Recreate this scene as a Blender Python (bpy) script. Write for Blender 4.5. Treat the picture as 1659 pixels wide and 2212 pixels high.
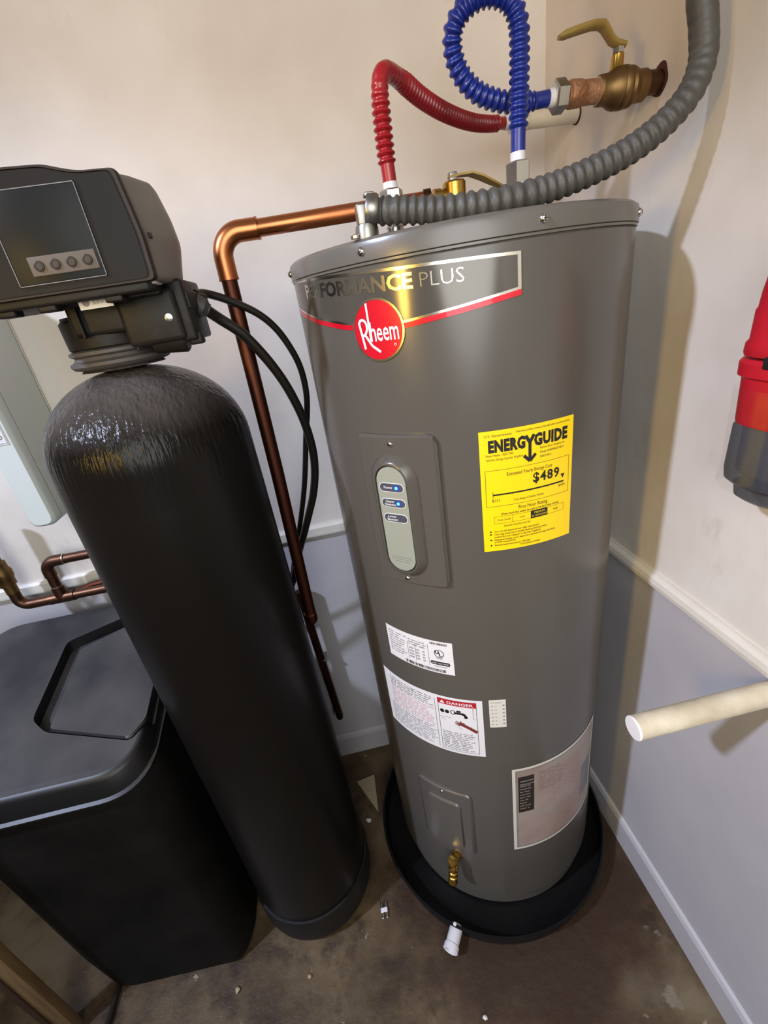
import bpy, bmesh, math, random
from mathutils import Vector, Matrix
random.seed(7)
PI = math.pi
SC = bpy.context.scene
for o in list(bpy.data.objects):
    bpy.data.objects.remove(o)

# ------------------------------------------------------------------ camera
cam_d = bpy.data.cameras.new('camera')
cam = bpy.data.objects.new('camera', cam_d)
SC.collection.objects.link(cam)
yaw, pitch, roll = math.radians(5.459), math.radians(25.394), math.radians(-9.141)
fw = Vector((math.sin(yaw) * math.cos(pitch), math.cos(yaw) * math.cos(pitch), -math.sin(pitch)))
rt = Vector((math.cos(yaw), -math.sin(yaw), 0))
up = rt.cross(fw)
rr = math.cos(roll) * rt + math.sin(roll) * up
uu = -math.sin(roll) * rt + math.cos(roll) * up
cam.matrix_world = Matrix(((rr.x, uu.x, -fw.x, 0), (rr.y, uu.y, -fw.y, 0), (rr.z, uu.z, -fw.z, 1.416), (0, 0, 0, 1)))
cam_d.sensor_fit = 'VERTICAL'
cam_d.sensor_height = 36
cam_d.sensor_width = 27
cam_d.lens = 36 * 962.4 / 2212
cam_d.clip_start = 0.02
SC.camera = cam

# ------------------------------------------------------------------ world, lights, exposure
wd = bpy.data.worlds.new('room_ambient')
SC.world = wd
wd.use_nodes = True
bg = wd.node_tree.nodes['Background']
bg.inputs[0].default_value = (1.0, 0.88, 0.72, 1)
bg.inputs[1].default_value = 0.02


def lamp(name, kind, loc, target, power, color, **kw):
    d = bpy.data.lights.new(name, kind)
    d.energy = power
    d.color = color
    for k, v in kw.items():
        setattr(d, k, v)
    o = bpy.data.objects.new(name, d)
    SC.collection.objects.link(o)
    o.location = loc
    o.rotation_euler = (Vector(target) - Vector(loc)).to_track_quat('-Z', 'Y').to_euler()
    return o


lamp('cool_key_lamp', 'SPOT', (-2.24, -0.35, 3.07), (-0.171, 0.659, 0.810), 420, (0.66, 0.745, 1.0),
     shadow_soft_size=0.08, spot_size=math.radians(40), spot_blend=0.5)
lamp('front_fill_light', 'AREA', (-0.15, -1.15, 1.75), (0, 1, 1.0), 29, (0.98, 1.0, 0.98),
     shape='ELLIPSE', size=1.3, size_y=1.5)  # added fill from the front, brightens the wall between the tanks; no doorway built
lamp('yellow_lamp', 'AREA', (-0.90, -0.25, 1.47), (0.56, 0.80, 0.95), 1.8, (1.0, 0.62, 0.10),
     shape='RECTANGLE', size=0.10, size_y=0.3, spread=math.radians(90))
lamp('warm_upper_fill', 'SPOT', (-1.2, -0.1, 2.0), (0.12, 1.09, 2.0), 29, (1.0, 0.60, 0.40),
     shadow_soft_size=0.25, spot_size=math.radians(56), spot_blend=1.0)  # added warm spot, cone shaped to brighten only the upper walls
SC.view_settings.view_transform = 'Standard'
SC.view_settings.look = 'None'
SC.view_settings.gamma = 1
SC.view_settings.use_curve_mapping = False
SC.view_settings.exposure = 0.0


# ------------------------------------------------------------------ materials
def lin(c):
    return tuple(((x / 255) / 12.92 if x / 255 <= 0.04045 else ((x / 255 + 0.055) / 1.055) ** 2.4) for x in c) + (1,)


MATS = {}


def mat(name, col, rough=0.5, metal=0.0, col2=None, nscale=12, namt=0.5, bump=0.0, bscale=60, rough2=None, spec=None,
        stretch=None, coat=0.0, emit=None, estr=1.0, alpha=None):
    m = bpy.data.materials.new(name)
    m.use_nodes = True
    nt = m.node_tree
    b = nt.nodes['Principled BSDF']
    L = nt.links.new
    b.inputs['Base Color'].default_value = lin(col)
    b.inputs['Roughness'].default_value = rough
    b.inputs['Metallic'].default_value = metal
    if spec is not None:
        b.inputs['Specular IOR Level'].default_value = spec
    b.inputs['Coat Weight'].default_value = coat
    if emit:
        b.inputs['Emission Color'].default_value = lin(emit)
        b.inputs['Emission Strength'].default_value = estr
    if alpha is not None:
        b.inputs['Alpha'].default_value = alpha
    tc = nt.nodes.new('ShaderNodeTexCoord')
    src = tc.outputs['Object']
    if stretch:
        mp = nt.nodes.new('ShaderNodeMapping')
        mp.inputs['Scale'].default_value = stretch
        L(src, mp.inputs[0])
        src = mp.outputs[0]
    n = nt.nodes.new('ShaderNodeTexNoise')
    n.inputs['Scale'].default_value = nscale
    n.inputs['Detail'].default_value = 5
    L(src, n.inputs[0])
    if col2:
        r = nt.nodes.new('ShaderNodeValToRGB')
        r.color_ramp.elements[0].position = max(0.0, 0.5 - namt / 2)
        r.color_ramp.elements[1].position = min(1.0, 0.5 + namt / 2)
        r.color_ramp.elements[0].color = lin(col)
        r.color_ramp.elements[1].color = lin(col2)
        L(n.outputs[0], r.inputs[0])
        L(r.outputs[0], b.inputs['Base Color'])
    if rough2 is not None:
        r = nt.nodes.new('ShaderNodeMapRange')
        r.inputs['From Min'].default_value = 0.35
        r.inputs['From Max'].default_value = 0.65
        r.inputs['To Min'].default_value = rough
        r.inputs['To Max'].default_value = rough2
        L(n.outputs[0], r.inputs[0])
        L(r.outputs[0], b.inputs['Roughness'])
    if bump:
        n2 = nt.nodes.new('ShaderNodeTexNoise')
        n2.inputs['Scale'].default_value = bscale
        n2.inputs['Detail'].default_value = 4
        L(src, n2.inputs[0])
        bp = nt.nodes.new('ShaderNodeBump')
        bp.inputs['Strength'].default_value = bump
        bp.inputs['Distance'].default_value = 0.01
        L(n2.outputs[0], bp.inputs['Height'])
        L(bp.outputs[0], b.inputs['Normal'])
    MATS[name] = m
    return m


M_wall = mat('cream_wall_paint', (226, 219, 211), 0.6, col2=(208, 198, 186), nscale=5, namt=0.5, bump=0.22, bscale=9)
def add_smudges(m, scale, lo, hi, col, amount):
    nt = m.node_tree
    b = nt.nodes['Principled BSDF']
    old = b.inputs['Base Color'].links[0].from_socket
    tc = nt.nodes.new('ShaderNodeTexCoord')
    mp = nt.nodes.new('ShaderNodeMapping')
    mp.inputs['Scale'].default_value = (1.0, 1.0, 0.45)
    mp.inputs['Rotation'].default_value = (0.3, 0.5, 0.2)
    nt.links.new(tc.outputs['Object'], mp.inputs[0])
    n = nt.nodes.new('ShaderNodeTexNoise')
    n.inputs['Scale'].default_value = scale
    n.inputs['Detail'].default_value = 9
    n.inputs['Roughness'].default_value = 0.7
    nt.links.new(mp.outputs[0], n.inputs[0])
    r = nt.nodes.new('ShaderNodeMapRange')
    r.inputs['From Min'].default_value = lo
    r.inputs['From Max'].default_value = hi
    r.inputs['To Max'].default_value = amount
    nt.links.new(n.outputs[0], r.inputs[0])
    x = nt.nodes.new('ShaderNodeMix')
    x.data_type = 'RGBA'
    nt.links.new(r.outputs[0], x.inputs[0])
    nt.links.new(old, x.inputs[6])
    x.inputs[7].default_value = lin(col)
    nt.links.new(x.outputs[2], b.inputs['Base Color'])


add_smudges(M_wall, 5.5, 0.60, 0.72, (168, 152, 132), 0.40)
M_low = mat('grey_lower_wall_paint', (188, 184, 186), 0.55, col2=(178, 174, 177), nscale=6, bump=0.08, bscale=14)
M_trim = mat('white_trim_paint', (222, 216, 206), 0.5, col2=(206, 198, 186), nscale=14)
M_heater = mat('taupe_heater_enamel', (87, 83, 78), 0.26, col2=(83, 79, 74), nscale=3, bump=0.015, bscale=5)
M_lid = mat('taupe_lid_enamel', (100, 97, 92), 0.28, col2=(95, 92, 87), nscale=4)
M_black = mat('black_vessel_plastic', (24, 22, 22), 0.42, spec=0.3, col2=(33, 30, 28), nscale=9, bump=0.05, bscale=30)
M_boot = mat('black_boot_plastic', (18, 16, 16), 0.5, spec=0.25, col2=(30, 27, 25), nscale=9)
M_brine = mat('black_brine_plastic', (13, 12, 11), 0.6, spec=0.08, col2=(28, 26, 24), nscale=8, bump=0.06, bscale=40)
M_blid = mat('dusty_black_lid_plastic', (38, 38, 42), 0.38, spec=0.4, col2=(62, 62, 65), nscale=7, namt=0.6, bump=0.05, bscale=50, rough2=0.6)
M_pan = mat('black_pan_plastic', (16, 16, 17), 0.40, spec=0.2, col2=(22, 21, 21), nscale=8)
M_copper = mat('bright_copper', (204, 128, 82), 0.30, 1.0, col2=(150, 84, 52), nscale=9, namt=0.7, rough2=0.45, stretch=(1, 1, .6))
M_copd = mat('tarnished_copper', (104, 62, 46), 0.42, 1.0, col2=(68, 39, 32), nscale=10, namt=0.7, rough2=0.5)
M_copl = mat('aged_copper', (112, 80, 62), 0.42, 1.0, col2=(70, 48, 38), nscale=14, namt=0.6, rough2=0.5)
M_solder = mat('solder_silver', (205, 195, 180), 0.35, 1.0)
M_brass = mat('yellow_brass', (205, 165, 80), 0.30, 1.0, col2=(170, 130, 62), nscale=16)
M_brassd = mat('dull_brass', (140, 112, 72), 0.50, 1.0, col2=(110, 82, 52), nscale=30, namt=0.6)
M_corr = mat('corroded_copper', (150, 94, 62), 0.6, 0.6, col2=(176, 140, 104), nscale=40, namt=0.5, bump=0.5, bscale=90)
M_lever = mat('yellow_dipped_lever', (160, 134, 66), 0.55, col2=(142, 116, 56), nscale=20)
M_chrome = mat('zinc_plated_steel', (205, 203, 198), 0.22, 1.0)
M_dull = mat('dull_zinc', (150, 148, 143), 0.38, 1.0)
M_red = mat('red_hose_coating', (140, 11, 20), 0.34, col2=(156, 20, 29), nscale=20, coat=0.3)
M_blue = mat('blue_hose_coating', (13, 33, 118), 0.36, col2=(18, 42, 136), nscale=20, coat=0.3)
M_white = mat('white_nylon', (222, 218, 222), 0.45)
M_pvc = mat('off_white_pvc', (226, 218, 198), 0.45, col2=(206, 194, 170), nscale=24, namt=0.6)
M_pvcd = mat('stained_pvc', (222, 212, 190), 0.5, col2=(176, 162, 134), nscale=22, namt=0.6, bump=0.15, bscale=60)
M_cap = mat('white_pipe_cap', (240, 236, 240), 0.5)
M_cond = mat('grey_conduit_pvc', (80, 78, 73), 0.5, col2=(70, 68, 64), nscale=30, bump=0.08, bscale=160)
M_hose = mat('black_tubing', (26, 23, 21), 0.38)
M_head = mat('grey_head_plastic', (120, 115, 110), 0.5, col2=(108, 104, 99), nscale=10)
M_bezel = mat('dark_bezel_plastic', (26, 25, 25), 0.40, spec=0.12, col2=(34, 32, 31), nscale=6, rough2=0.45)
M_bezrim = mat('brown_bezel_rim', (46, 38, 35), 0.45, spec=0.2)
M_window = mat('smoked_window', (28, 30, 29), 0.36, spec=0.12)
M_keypad = mat('tan_keypad', (98, 89, 81), 0.55, spec=0.2)
M_button = mat('dark_button', (66, 60, 55), 0.5, spec=0.2)
M_valve = mat('black_valve_plastic', (22, 20, 19), 0.5, spec=0.25, col2=(40, 36, 33), nscale=12, bump=0.1, bscale=50)
M_flange = mat('dusty_flange_plastic', (56, 53, 54), 0.55, col2=(86, 82, 80), nscale=14)
M_lab = mat('white_label', (224, 222, 226), 0.45)
M_labg = mat('off_white_label', (216, 212, 204), 0.45)
M_pink = mat('pinkish_instruction_label', (166, 156, 148), 0.4, col2=(150, 126, 116), nscale=9, namt=0.35)
M_yel = mat('yellow_label', (250, 212, 0), 0.42)
M_ink = mat('black_ink', (22, 22, 20), 0.5)
M_grink = mat('grey_ink', (120, 118, 122), 0.5)
M_pkink = mat('pink_ink', (205, 150, 156), 0.5)
M_redink = mat('red_ink', (178, 30, 40), 0.45)
M_skin = mat('printed_hand_brown', (120, 52, 44), 0.5)
M_emb = mat('red_emblem_foil', (214, 16, 42), 0.30, 0.25, coat=0.4)
M_silver = mat('silver_foil', (220, 216, 206), 0.20, 1.0)
M_decal = mat('dark_taupe_decal', (92, 88, 82), 0.16, 0.35)
M_disp = mat('sage_display_plate', (160, 164, 152), 0.4, 0.2)
M_slate = mat('slate_badge', (72, 74, 86), 0.4)
M_led = mat('blue_led', (60, 140, 255), 0.3, emit=(70, 160, 255), estr=5.0)
M_ledr = mat('blue_led_ring', (10, 40, 170), 0.3, emit=(10, 50, 220), estr=0.7)
M_cab = mat('white_wall_box_enamel', (208, 214, 212), 0.4, col2=(200, 208, 204), nscale=4)
M_seam = mat('dark_seam', (52, 54, 50), 0.6)
M_rdev = mat('red_device_plastic', (196, 24, 44), 0.42, col2=(182, 20, 38), nscale=20)
M_smoke = mat('smoked_clear_plastic', (72, 73, 80), 0.34, spec=0.25, alpha=0.74)
M_slot = mat('dark_slot', (24, 20, 22), 0.6)
M_wood = mat('pale_wood', (120, 96, 64), 0.6, col2=(92, 70, 44), nscale=10, stretch=(8, 8, .7))
M_woodd = mat('dark_wood', (66, 46, 30), 0.6, col2=(48, 33, 22), nscale=10)
M_tile = mat('beige_scrap', (160, 146, 118), 0.7)
M_hole = mat('rusty_wall_hole', (58, 30, 28), 0.9, col2=(84, 46, 40), nscale=60)
M_redh = mat('red_valve_handle', (168, 30, 34), 0.45)


def film_material():
    m = bpy.data.materials.new('clear_plastic_film')
    m.use_nodes = True
    nt = m.node_tree
    nt.nodes.remove(nt.nodes['Principled BSDF'])
    tr = nt.nodes.new('ShaderNodeBsdfTransparent')
    gl = nt.nodes.new('ShaderNodeBsdfGlossy')
    gl.inputs['Roughness'].default_value = 0.16
    mx = nt.nodes.new('ShaderNodeMixShader')
    mx.inputs[0].default_value = 0.06
    nt.links.new(tr.outputs[0], mx.inputs[1])
    nt.links.new(gl.outputs[0], mx.inputs[2])
    nt.links.new(mx.outputs[0], nt.nodes['Material Output'].inputs[0])
    return m


M_film = film_material()


def dusty_lit_top_material():
    """black moulded lid with dust tone; lit tops and shaded sides are put into the colour"""
    m = bpy.data.materials.new('dusty_black_lid_lit_top')
    m.use_nodes = True
    nt = m.node_tree
    L = nt.links.new
    b = nt.nodes['Principled BSDF']
    b.inputs['Roughness'].default_value = 0.42
    b.inputs['Specular IOR Level'].default_value = 0.35
    geo = nt.nodes.new('ShaderNodeNewGeometry')
    sep = nt.nodes.new('ShaderNodeSeparateXYZ')
    L(geo.outputs['Normal'], sep.inputs[0])
    up_ = nt.nodes.new('ShaderNodeMapRange')
    up_.inputs['From Min'].default_value = 0.75
    up_.inputs['From Max'].default_value = 0.95
    L(sep.outputs['Z'], up_.inputs[0])  # upward faces painted paler as if lit, sides darker as if shaded
    n = nt.nodes.new('ShaderNodeTexNoise')
    n.inputs['Scale'].default_value = 7
    n.inputs['Detail'].default_value = 7
    L(geo.outputs['Position'], n.inputs[0])
    r = nt.nodes.new('ShaderNodeValToRGB')
    r.color_ramp.elements[0].position = 0.35
    r.color_ramp.elements[1].position = 0.70
    r.color_ramp.elements[0].color = lin((42, 42, 46))
    r.color_ramp.elements[1].color = lin((72, 70, 70))
    L(n.outputs[0], r.inputs[0])
    mx = nt.nodes.new('ShaderNodeMix')
    mx.data_type = 'RGBA'
    L(up_.outputs[0], mx.inputs[0])
    mx.inputs[6].default_value = lin((20, 19, 20))
    L(r.outputs[0], mx.inputs[7])
    L(mx.outputs[2], b.inputs['Base Color'])
    return m


M_blid = dusty_lit_top_material()


def floor_material():
    m = bpy.data.materials.new('stained_concrete')
    m.use_nodes = True
    nt = m.node_tree
    L = nt.links.new
    b = nt.nodes['Principled BSDF']
    geo = nt.nodes.new('ShaderNodeNewGeometry')
    pos = geo.outputs['Position']

    def noise(s, d=5):
        n = nt.nodes.new('ShaderNodeTexNoise')
        n.inputs['Scale'].default_value = s
        n.inputs['Detail'].default_value = d
        n.inputs['Roughness'].default_value = 0.62
        L(pos, n.inputs[0])
        return n.outputs[0]

    def ramp(v, a, c):
        r = nt.nodes.new('ShaderNodeMapRange')
        r.inputs['From Min'].default_value = a
        r.inputs['From Max'].default_value = c
        L(v, r.inputs[0])
        return r.outputs[0]

    def mix(f, a, c):
        x = nt.nodes.new('ShaderNodeMix')
        x.data_type = 'RGBA'
        L(f, x.inputs[0])
        if isinstance(a, tuple):
            x.inputs[6].default_value = a
        else:
            L(a, x.inputs[6])
        if isinstance(c, tuple):
            x.inputs[7].default_value = c
        else:
            L(c, x.inputs[7])
        return x.outputs[2]

    c = mix(ramp(noise(4.5), 0.38, 0.62), lin((58, 42, 26)), lin((100, 82, 56)))
    c = mix(ramp(noise(11), 0.52, 0.66), c, lin((52, 36, 24)))
    c = mix(ramp(noise(2.2), 0.54, 0.64), c, lin((116, 102, 80)))
    c = mix(ramp(noise(23), 0.66, 0.72), c, lin((150, 140, 120)))
    # rust stain spreading around the drip pan
    sp = nt.nodes.new('ShaderNodeVectorMath')
    sp.operation = 'DISTANCE'
    L(pos, sp.inputs[0])
    sp.inputs[1].default_value = (0.27, 0.62, 0)
    ad = nt.nodes.new('ShaderNodeMath')
    ad.operation = 'MULTIPLY_ADD'
    L(noise(9), ad.inputs[0])
    ad.inputs[1].default_value = 0.22
    L(sp.outputs['Value'], ad.inputs[2])
    st = nt.nodes.new('ShaderNodeMapRange')
    st.inputs['From Min'].default_value = 0.50
    st.inputs['From Max'].default_value = 0.34
    L(ad.outputs[0], st.inputs[0])
    c = mix(st.outputs[0], c, lin((54, 35, 20)))
    # dried splash of pale paint
    for px, py, rad in ((0.515, 0.435, 0.018), (0.47, 0.33, 0.035), (-0.33, 0.52, 0.012)):
        sp = nt.nodes.new('ShaderNodeVectorMath')
        sp.operation = 'DISTANCE'
        L(pos, sp.inputs[0])
        sp.inputs[1].default_value = (px, py, 0)
        ad = nt.nodes.new('ShaderNodeMath')
        ad.operation = 'MULTIPLY_ADD'
        L(noise(34), ad.inputs[0])
        ad.inputs[1].default_value = 0.09
        L(sp.outputs['Value'], ad.inputs[2])
        st = nt.nodes.new('ShaderNodeMapRange')
        st.inputs['From Min'].default_value = rad + 0.028
        st.inputs['From Max'].default_value = rad + 0.018
        L(ad.outputs[0], st.inputs[0])
        c = mix(st.outputs[0], c, lin((122, 110, 92)))
    L(c, b.inputs['Base Color'])
    r = nt.nodes.new('ShaderNodeMapRange')
    r.inputs['To Min'].default_value = 0.32
    r.inputs['To Max'].default_value = 0.75
    L(noise(5), r.inputs[0])
    L(r.outputs[0], b.inputs['Roughness'])
    bp = nt.nodes.new('ShaderNodeBump')
    bp.inputs['Strength'].default_value = 0.25
    bp.inputs['Distance'].default_value = 0.01
    L(noise(30), bp.inputs['Height'])
    L(bp.outputs[0], b.inputs['Normal'])
    return m


def wrap_material():
    """black vessel with dusty top and creased stretch film over the shoulder"""
    m = bpy.data.materials.new('film_wrapped_black_vessel')
    m.use_nodes = True
    nt = m.node_tree
    L = nt.links.new
    b = nt.nodes['Principled BSDF']
    b.inputs['Specular IOR Level'].default_value = 0.16
    tc = nt.nodes.new('ShaderNodeTexCoord')
    sep = nt.nodes.new('ShaderNodeSeparateXYZ')
    L(tc.outputs['Object'], sep.inputs[0])
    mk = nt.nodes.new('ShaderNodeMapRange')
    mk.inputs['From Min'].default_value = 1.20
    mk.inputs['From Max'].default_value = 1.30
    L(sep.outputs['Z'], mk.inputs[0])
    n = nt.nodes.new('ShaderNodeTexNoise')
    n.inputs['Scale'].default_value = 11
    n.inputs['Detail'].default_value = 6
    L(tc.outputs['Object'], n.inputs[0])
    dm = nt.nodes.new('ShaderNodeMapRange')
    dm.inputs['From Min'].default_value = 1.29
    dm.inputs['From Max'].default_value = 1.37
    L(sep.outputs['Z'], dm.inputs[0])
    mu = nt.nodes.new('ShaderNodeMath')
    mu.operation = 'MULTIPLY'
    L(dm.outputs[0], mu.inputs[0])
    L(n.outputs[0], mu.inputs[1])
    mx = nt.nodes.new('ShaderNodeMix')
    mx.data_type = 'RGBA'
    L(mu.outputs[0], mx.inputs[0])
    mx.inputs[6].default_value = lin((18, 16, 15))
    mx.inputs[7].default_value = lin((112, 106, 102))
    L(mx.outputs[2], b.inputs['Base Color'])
    rg = nt.nodes.new('ShaderNodeMapRange')
    rg.inputs['To Min'].default_value = 0.34
    rg.inputs['To Max'].default_value = 0.20
    L(mk.outputs[0], rg.inputs[0])
    L(rg.outputs[0], b.inputs['Roughness'])
    mp = nt.nodes.new('ShaderNodeMapping')
    mp.inputs['Rotation'].default_value = (0.5, 0.35, 0.2)
    mp.inputs['Scale'].default_value = (90, 60, 7)
    L(tc.outputs['Object'], mp.inputs[0])
    w = nt.nodes.new('ShaderNodeTexNoise')
    w.inputs['Scale'].default_value = 1.6
    w.inputs['Detail'].default_value = 3
    L(mp.outputs[0], w.inputs[0])
    sm = nt.nodes.new('ShaderNodeMath')
    sm.operation = 'MULTIPLY'
    L(w.outputs[0], sm.inputs[0])
    L(mk.outputs[0], sm.inputs[1])
    bp = nt.nodes.new('ShaderNodeBump')
    bp.inputs['Strength'].default_value = 0.9
    bp.inputs['Distance'].default_value = 0.004
    L(sm.outputs[0], bp.inputs['Height'])
    L(bp.outputs[0], b.inputs['Normal'])
    return m


M_floor = floor_material()
M_vessel = wrap_material()


# ------------------------------------------------------------------ mesh helpers
class MB:
    def __init__(self):
        self.v, self.f, self.m = [], [], []

    def add(self, vs, fs, mi=0):
        k = len(self.v)
        self.v += [tuple(p) for p in vs]
        self.f += [tuple(i + k for i in f) for f in fs]
        self.m += [mi] * len(fs)
        return self

    def box(self, x0, x1, y0, y1, z0, z1, bev=0.0, mi=0):
        if bev <= 0:
            vs = [(x, y, z) for x in (x0, x1) for y in (y0, y1) for z in (z0, z1)]
            return self.add(vs, [(0, 1, 3, 2), (4, 6, 7, 5), (0, 4, 5, 1), (2, 3, 7, 6), (0, 2, 6, 4), (1, 5, 7, 3)], mi)
        bm = bmesh.new()
        bmesh.ops.create_cube(bm, size=1)
        for q in bm.verts:
            q.co = Vector(((x0 + x1) / 2 + q.co.x * (x1 - x0), (y0 + y1) / 2 + q.co.y * (y1 - y0), (z0 + z1) / 2 + q.co.z * (z1 - z0)))
        bmesh.ops.bevel(bm, geom=bm.edges[:], offset=bev, segments=3, profile=0.5, affect='EDGES')
        bm.verts.index_update()
        self.add([q.co[:] for q in bm.verts], [[q.index for q in f.verts] for f in bm.faces], mi)
        bm.free()
        return self

    def loft(self, rings, cap0=True, cap1=True, mi=0):
        n = len(rings[0])
        vs = [p for r in rings for p in r]
        fs = []
        for i in range(len(rings) - 1):
            for j in range(n):
                a, b = i * n + j, i * n + (j + 1) % n
                fs.append((a, b, b + n, a + n))
        if cap0:
            fs.append(tuple(range(n - 1, -1, -1)))
        if cap1:
            fs.append(tuple(range((len(rings) - 1) * n, len(rings) * n)))
        return self.add(vs, fs, mi)

    def lathe(self, prof, o=(0, 0, 0), axis=(0, 0, 1), n=32, hexa=False, mi=0, caps=True):
        """prof: (radius, distance along axis)"""
        ax = Vector(axis).normalized()
        e1 = ax.orthogonal().normalized() if abs(ax.z) < 0.99 else Vector((1, 0, 0))
        e2 = ax.cross(e1)
        o = Vector(o)
        if hexa:
            n = 6
        rings = [[o + ax * h + (e1 * math.cos(2 * PI * k / n) + e2 * math.sin(2 * PI * k / n)) * r for k in range(n)] for r, h in prof]
        return self.loft(rings, caps, caps, mi)

    def prism(self, pts, zlo, zhi, mi=0):
        """pts: xy outline; zlo, zhi: numbers or functions of (x, y)"""
        lo = zlo if callable(zlo) else (lambda x, y: zlo)
        hi = zhi if callable(zhi) else (lambda x, y: zhi)
        return self.loft([[(x, y, lo(x, y)) for x, y in pts], [(x, y, hi(x, y)) for x, y in pts]], mi=mi)

    def tube(self, path, rad, n=16, mi=0, caps=True):
        """path: dense list of Vectors; rad: number or function of arc length"""
        P = [Vector(p) for p in path]
        T = []
        for i in range(len(P)):
            a, b = P[max(0, i - 1)], P[min(len(P) - 1, i + 1)]
            T.append((b - a).normalized())
        e = T[0].orthogonal().normalized()
        rings, s = [], 0
        for i in range(len(P)):
            if i:
                s += (P[i] - P[i - 1]).length
            e = (e - T[i] * e.dot(T[i])).normalized()
            g = T[i].cross(e)
            r = rad(s) if callable(rad) else rad
            rings.append([P[i] + (e * math.cos(2 * PI * k / n) + g * math.sin(2 * PI * k / n)) * r for k in range(n)])
        return self.loft(rings, caps, caps, mi)

    def build(self, name, m, parent=None, smooth=True, angle=35):
        me = bpy.data.meshes.new(name)
        me.from_pydata(self.v, [], self.f)
        ms = m if isinstance(m, (list, tuple)) else [m]
        for x in ms:
            me.materials.append(x)
        if len(ms) > 1:
            for p, i in zip(me.polygons, self.m):
                p.material_index = i
        bm = bmesh.new()
        bm.from_mesh(me)
        bmesh.ops.recalc_face_normals(bm, faces=bm.faces[:])
        lim = math.radians(angle)
        for e in bm.edges:
            if len(e.link_faces) == 2 and e.calc_face_angle(0) > lim:
                e.smooth = False
        for f in bm.faces:          # faces bounded only by sharp edges stay flat
            f.smooth = smooth and any(e.smooth and len(e.link_faces) == 2 for e in f.edges)
        bm.to_mesh(me)
        bm.free()
        o = bpy.data.objects.new(name, me)
        SC.collection.objects.link(o)
        o.cycles.shadow_terminator_geometry_offset = 0.0
        if parent is not None:
            o.parent = parent
            o.matrix_parent_inverse = parent_inverse(parent)
        return o


def parent_inverse(p):
    return Matrix.Translation(-p.location) if p.parent is None else Matrix.Identity(4)


def thing(name, label, cat, loc, group=None):
    o = bpy.data.objects.new(name, None)
    o.empty_display_size = 0.05
    SC.collection.objects.link(o)
    o.location = loc
    return tag(o, label, cat, group)


def tag(o, label, cat, group=None):
    o['label'] = label
    o['category'] = cat
    if group:
        o['group'] = group
    return o


def struct(o):
    o['kind'] = 'structure'
    return o


def spline(pts, step=0.004):
    """Catmull-Rom through the points, resampled evenly"""
    P = [Vector(p) for p in pts]
    P = [P[0] * 2 - P[1]] + P + [P[-1] * 2 - P[-2]]
    d = []
    for i in range(1, len(P) - 2):
        p0, p1, p2, p3 = P[i - 1:i + 3]
        for k in range(24):
            t = k / 24
            d.append(0.5 * ((2 * p1) + (p2 - p0) * t + (2 * p0 - 5 * p1 + 4 * p2 - p3) * t * t + (3 * p1 - p0 - 3 * p2 + p3) * t ** 3))
    d.append(P[-2])
    out, acc = [d[0]], 0
    for a, b in zip(d, d[1:]):
        seg = (b - a).length
        while seg > 1e-9 and acc + seg >= step:
            a = a + (b - a) * ((step - acc) / seg)
            seg = (b - a).length
            acc = 0
            out.append(a)
        acc += seg
    if (out[-1] - d[-1]).length > step * 0.3:
        out.append(d[-1])
    return out


def rounded(pts, r, seg=6):
    """round the corners of a polygon"""
    out = []
    n = len(pts)
    for i in range(n):
        p, a, b = Vector(pts[i]).to_2d(), Vector(pts[i - 1]).to_2d(), Vector(pts[(i + 1) % n]).to_2d()
        u, w = (a - p), (b - p)
        k = min(r, u.length * 0.45, w.length * 0.45)
        s, e = p + u.normalized() * k, p + w.normalized() * k
        for j in range(seg + 1):
            t = j / seg
            out.append(tuple(s * (1 - t) ** 2 + p * 2 * t * (1 - t) + e * t * t))
    return out


def inset(pts, d):
    """shrink a convex outline towards its inside by d"""
    n = len(pts)
    cx, cy = sum(p[0] for p in pts) / n, sum(p[1] for p in pts) / n
    out = []
    for x, y in pts:
        v = Vector((cx - x, cy - y))
        out.append((x + v.normalized().x * d * (1 + 0.15), y + v.normalized().y * d * (1 + 0.15)))
    return out


DG = None
TEXTS = {}


def text2d(s, size, bold=0.0, align='LEFT', sx=1.0, shear=0.0, space=1.0):
    """outline mesh of a line of writing: 2-D points and faces"""
    cu = bpy.data.curves.new('t', 'FONT')
    cu.body = s
    cu.size = size
    cu.offset = bold * size
    cu.align_x = align
    cu.shear = shear
    cu.space_character = space
    cu.resolution_u = 2
    o = bpy.data.objects.new('t', cu)
    SC.collection.objects.link(o)
    dg = bpy.context.evaluated_depsgraph_get()
    me = bpy.data.meshes.new_from_object(o.evaluated_get(dg))
    vs = [(v.co.x * sx, v.co.y) for v in me.vertices]
    fs = [tuple(p.vertices) for p in me.polygons]
    bpy.data.meshes.remove(me)
    bpy.data.objects.remove(o)
    bpy.data.curves.remove(cu)
    return vs, fs


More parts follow.
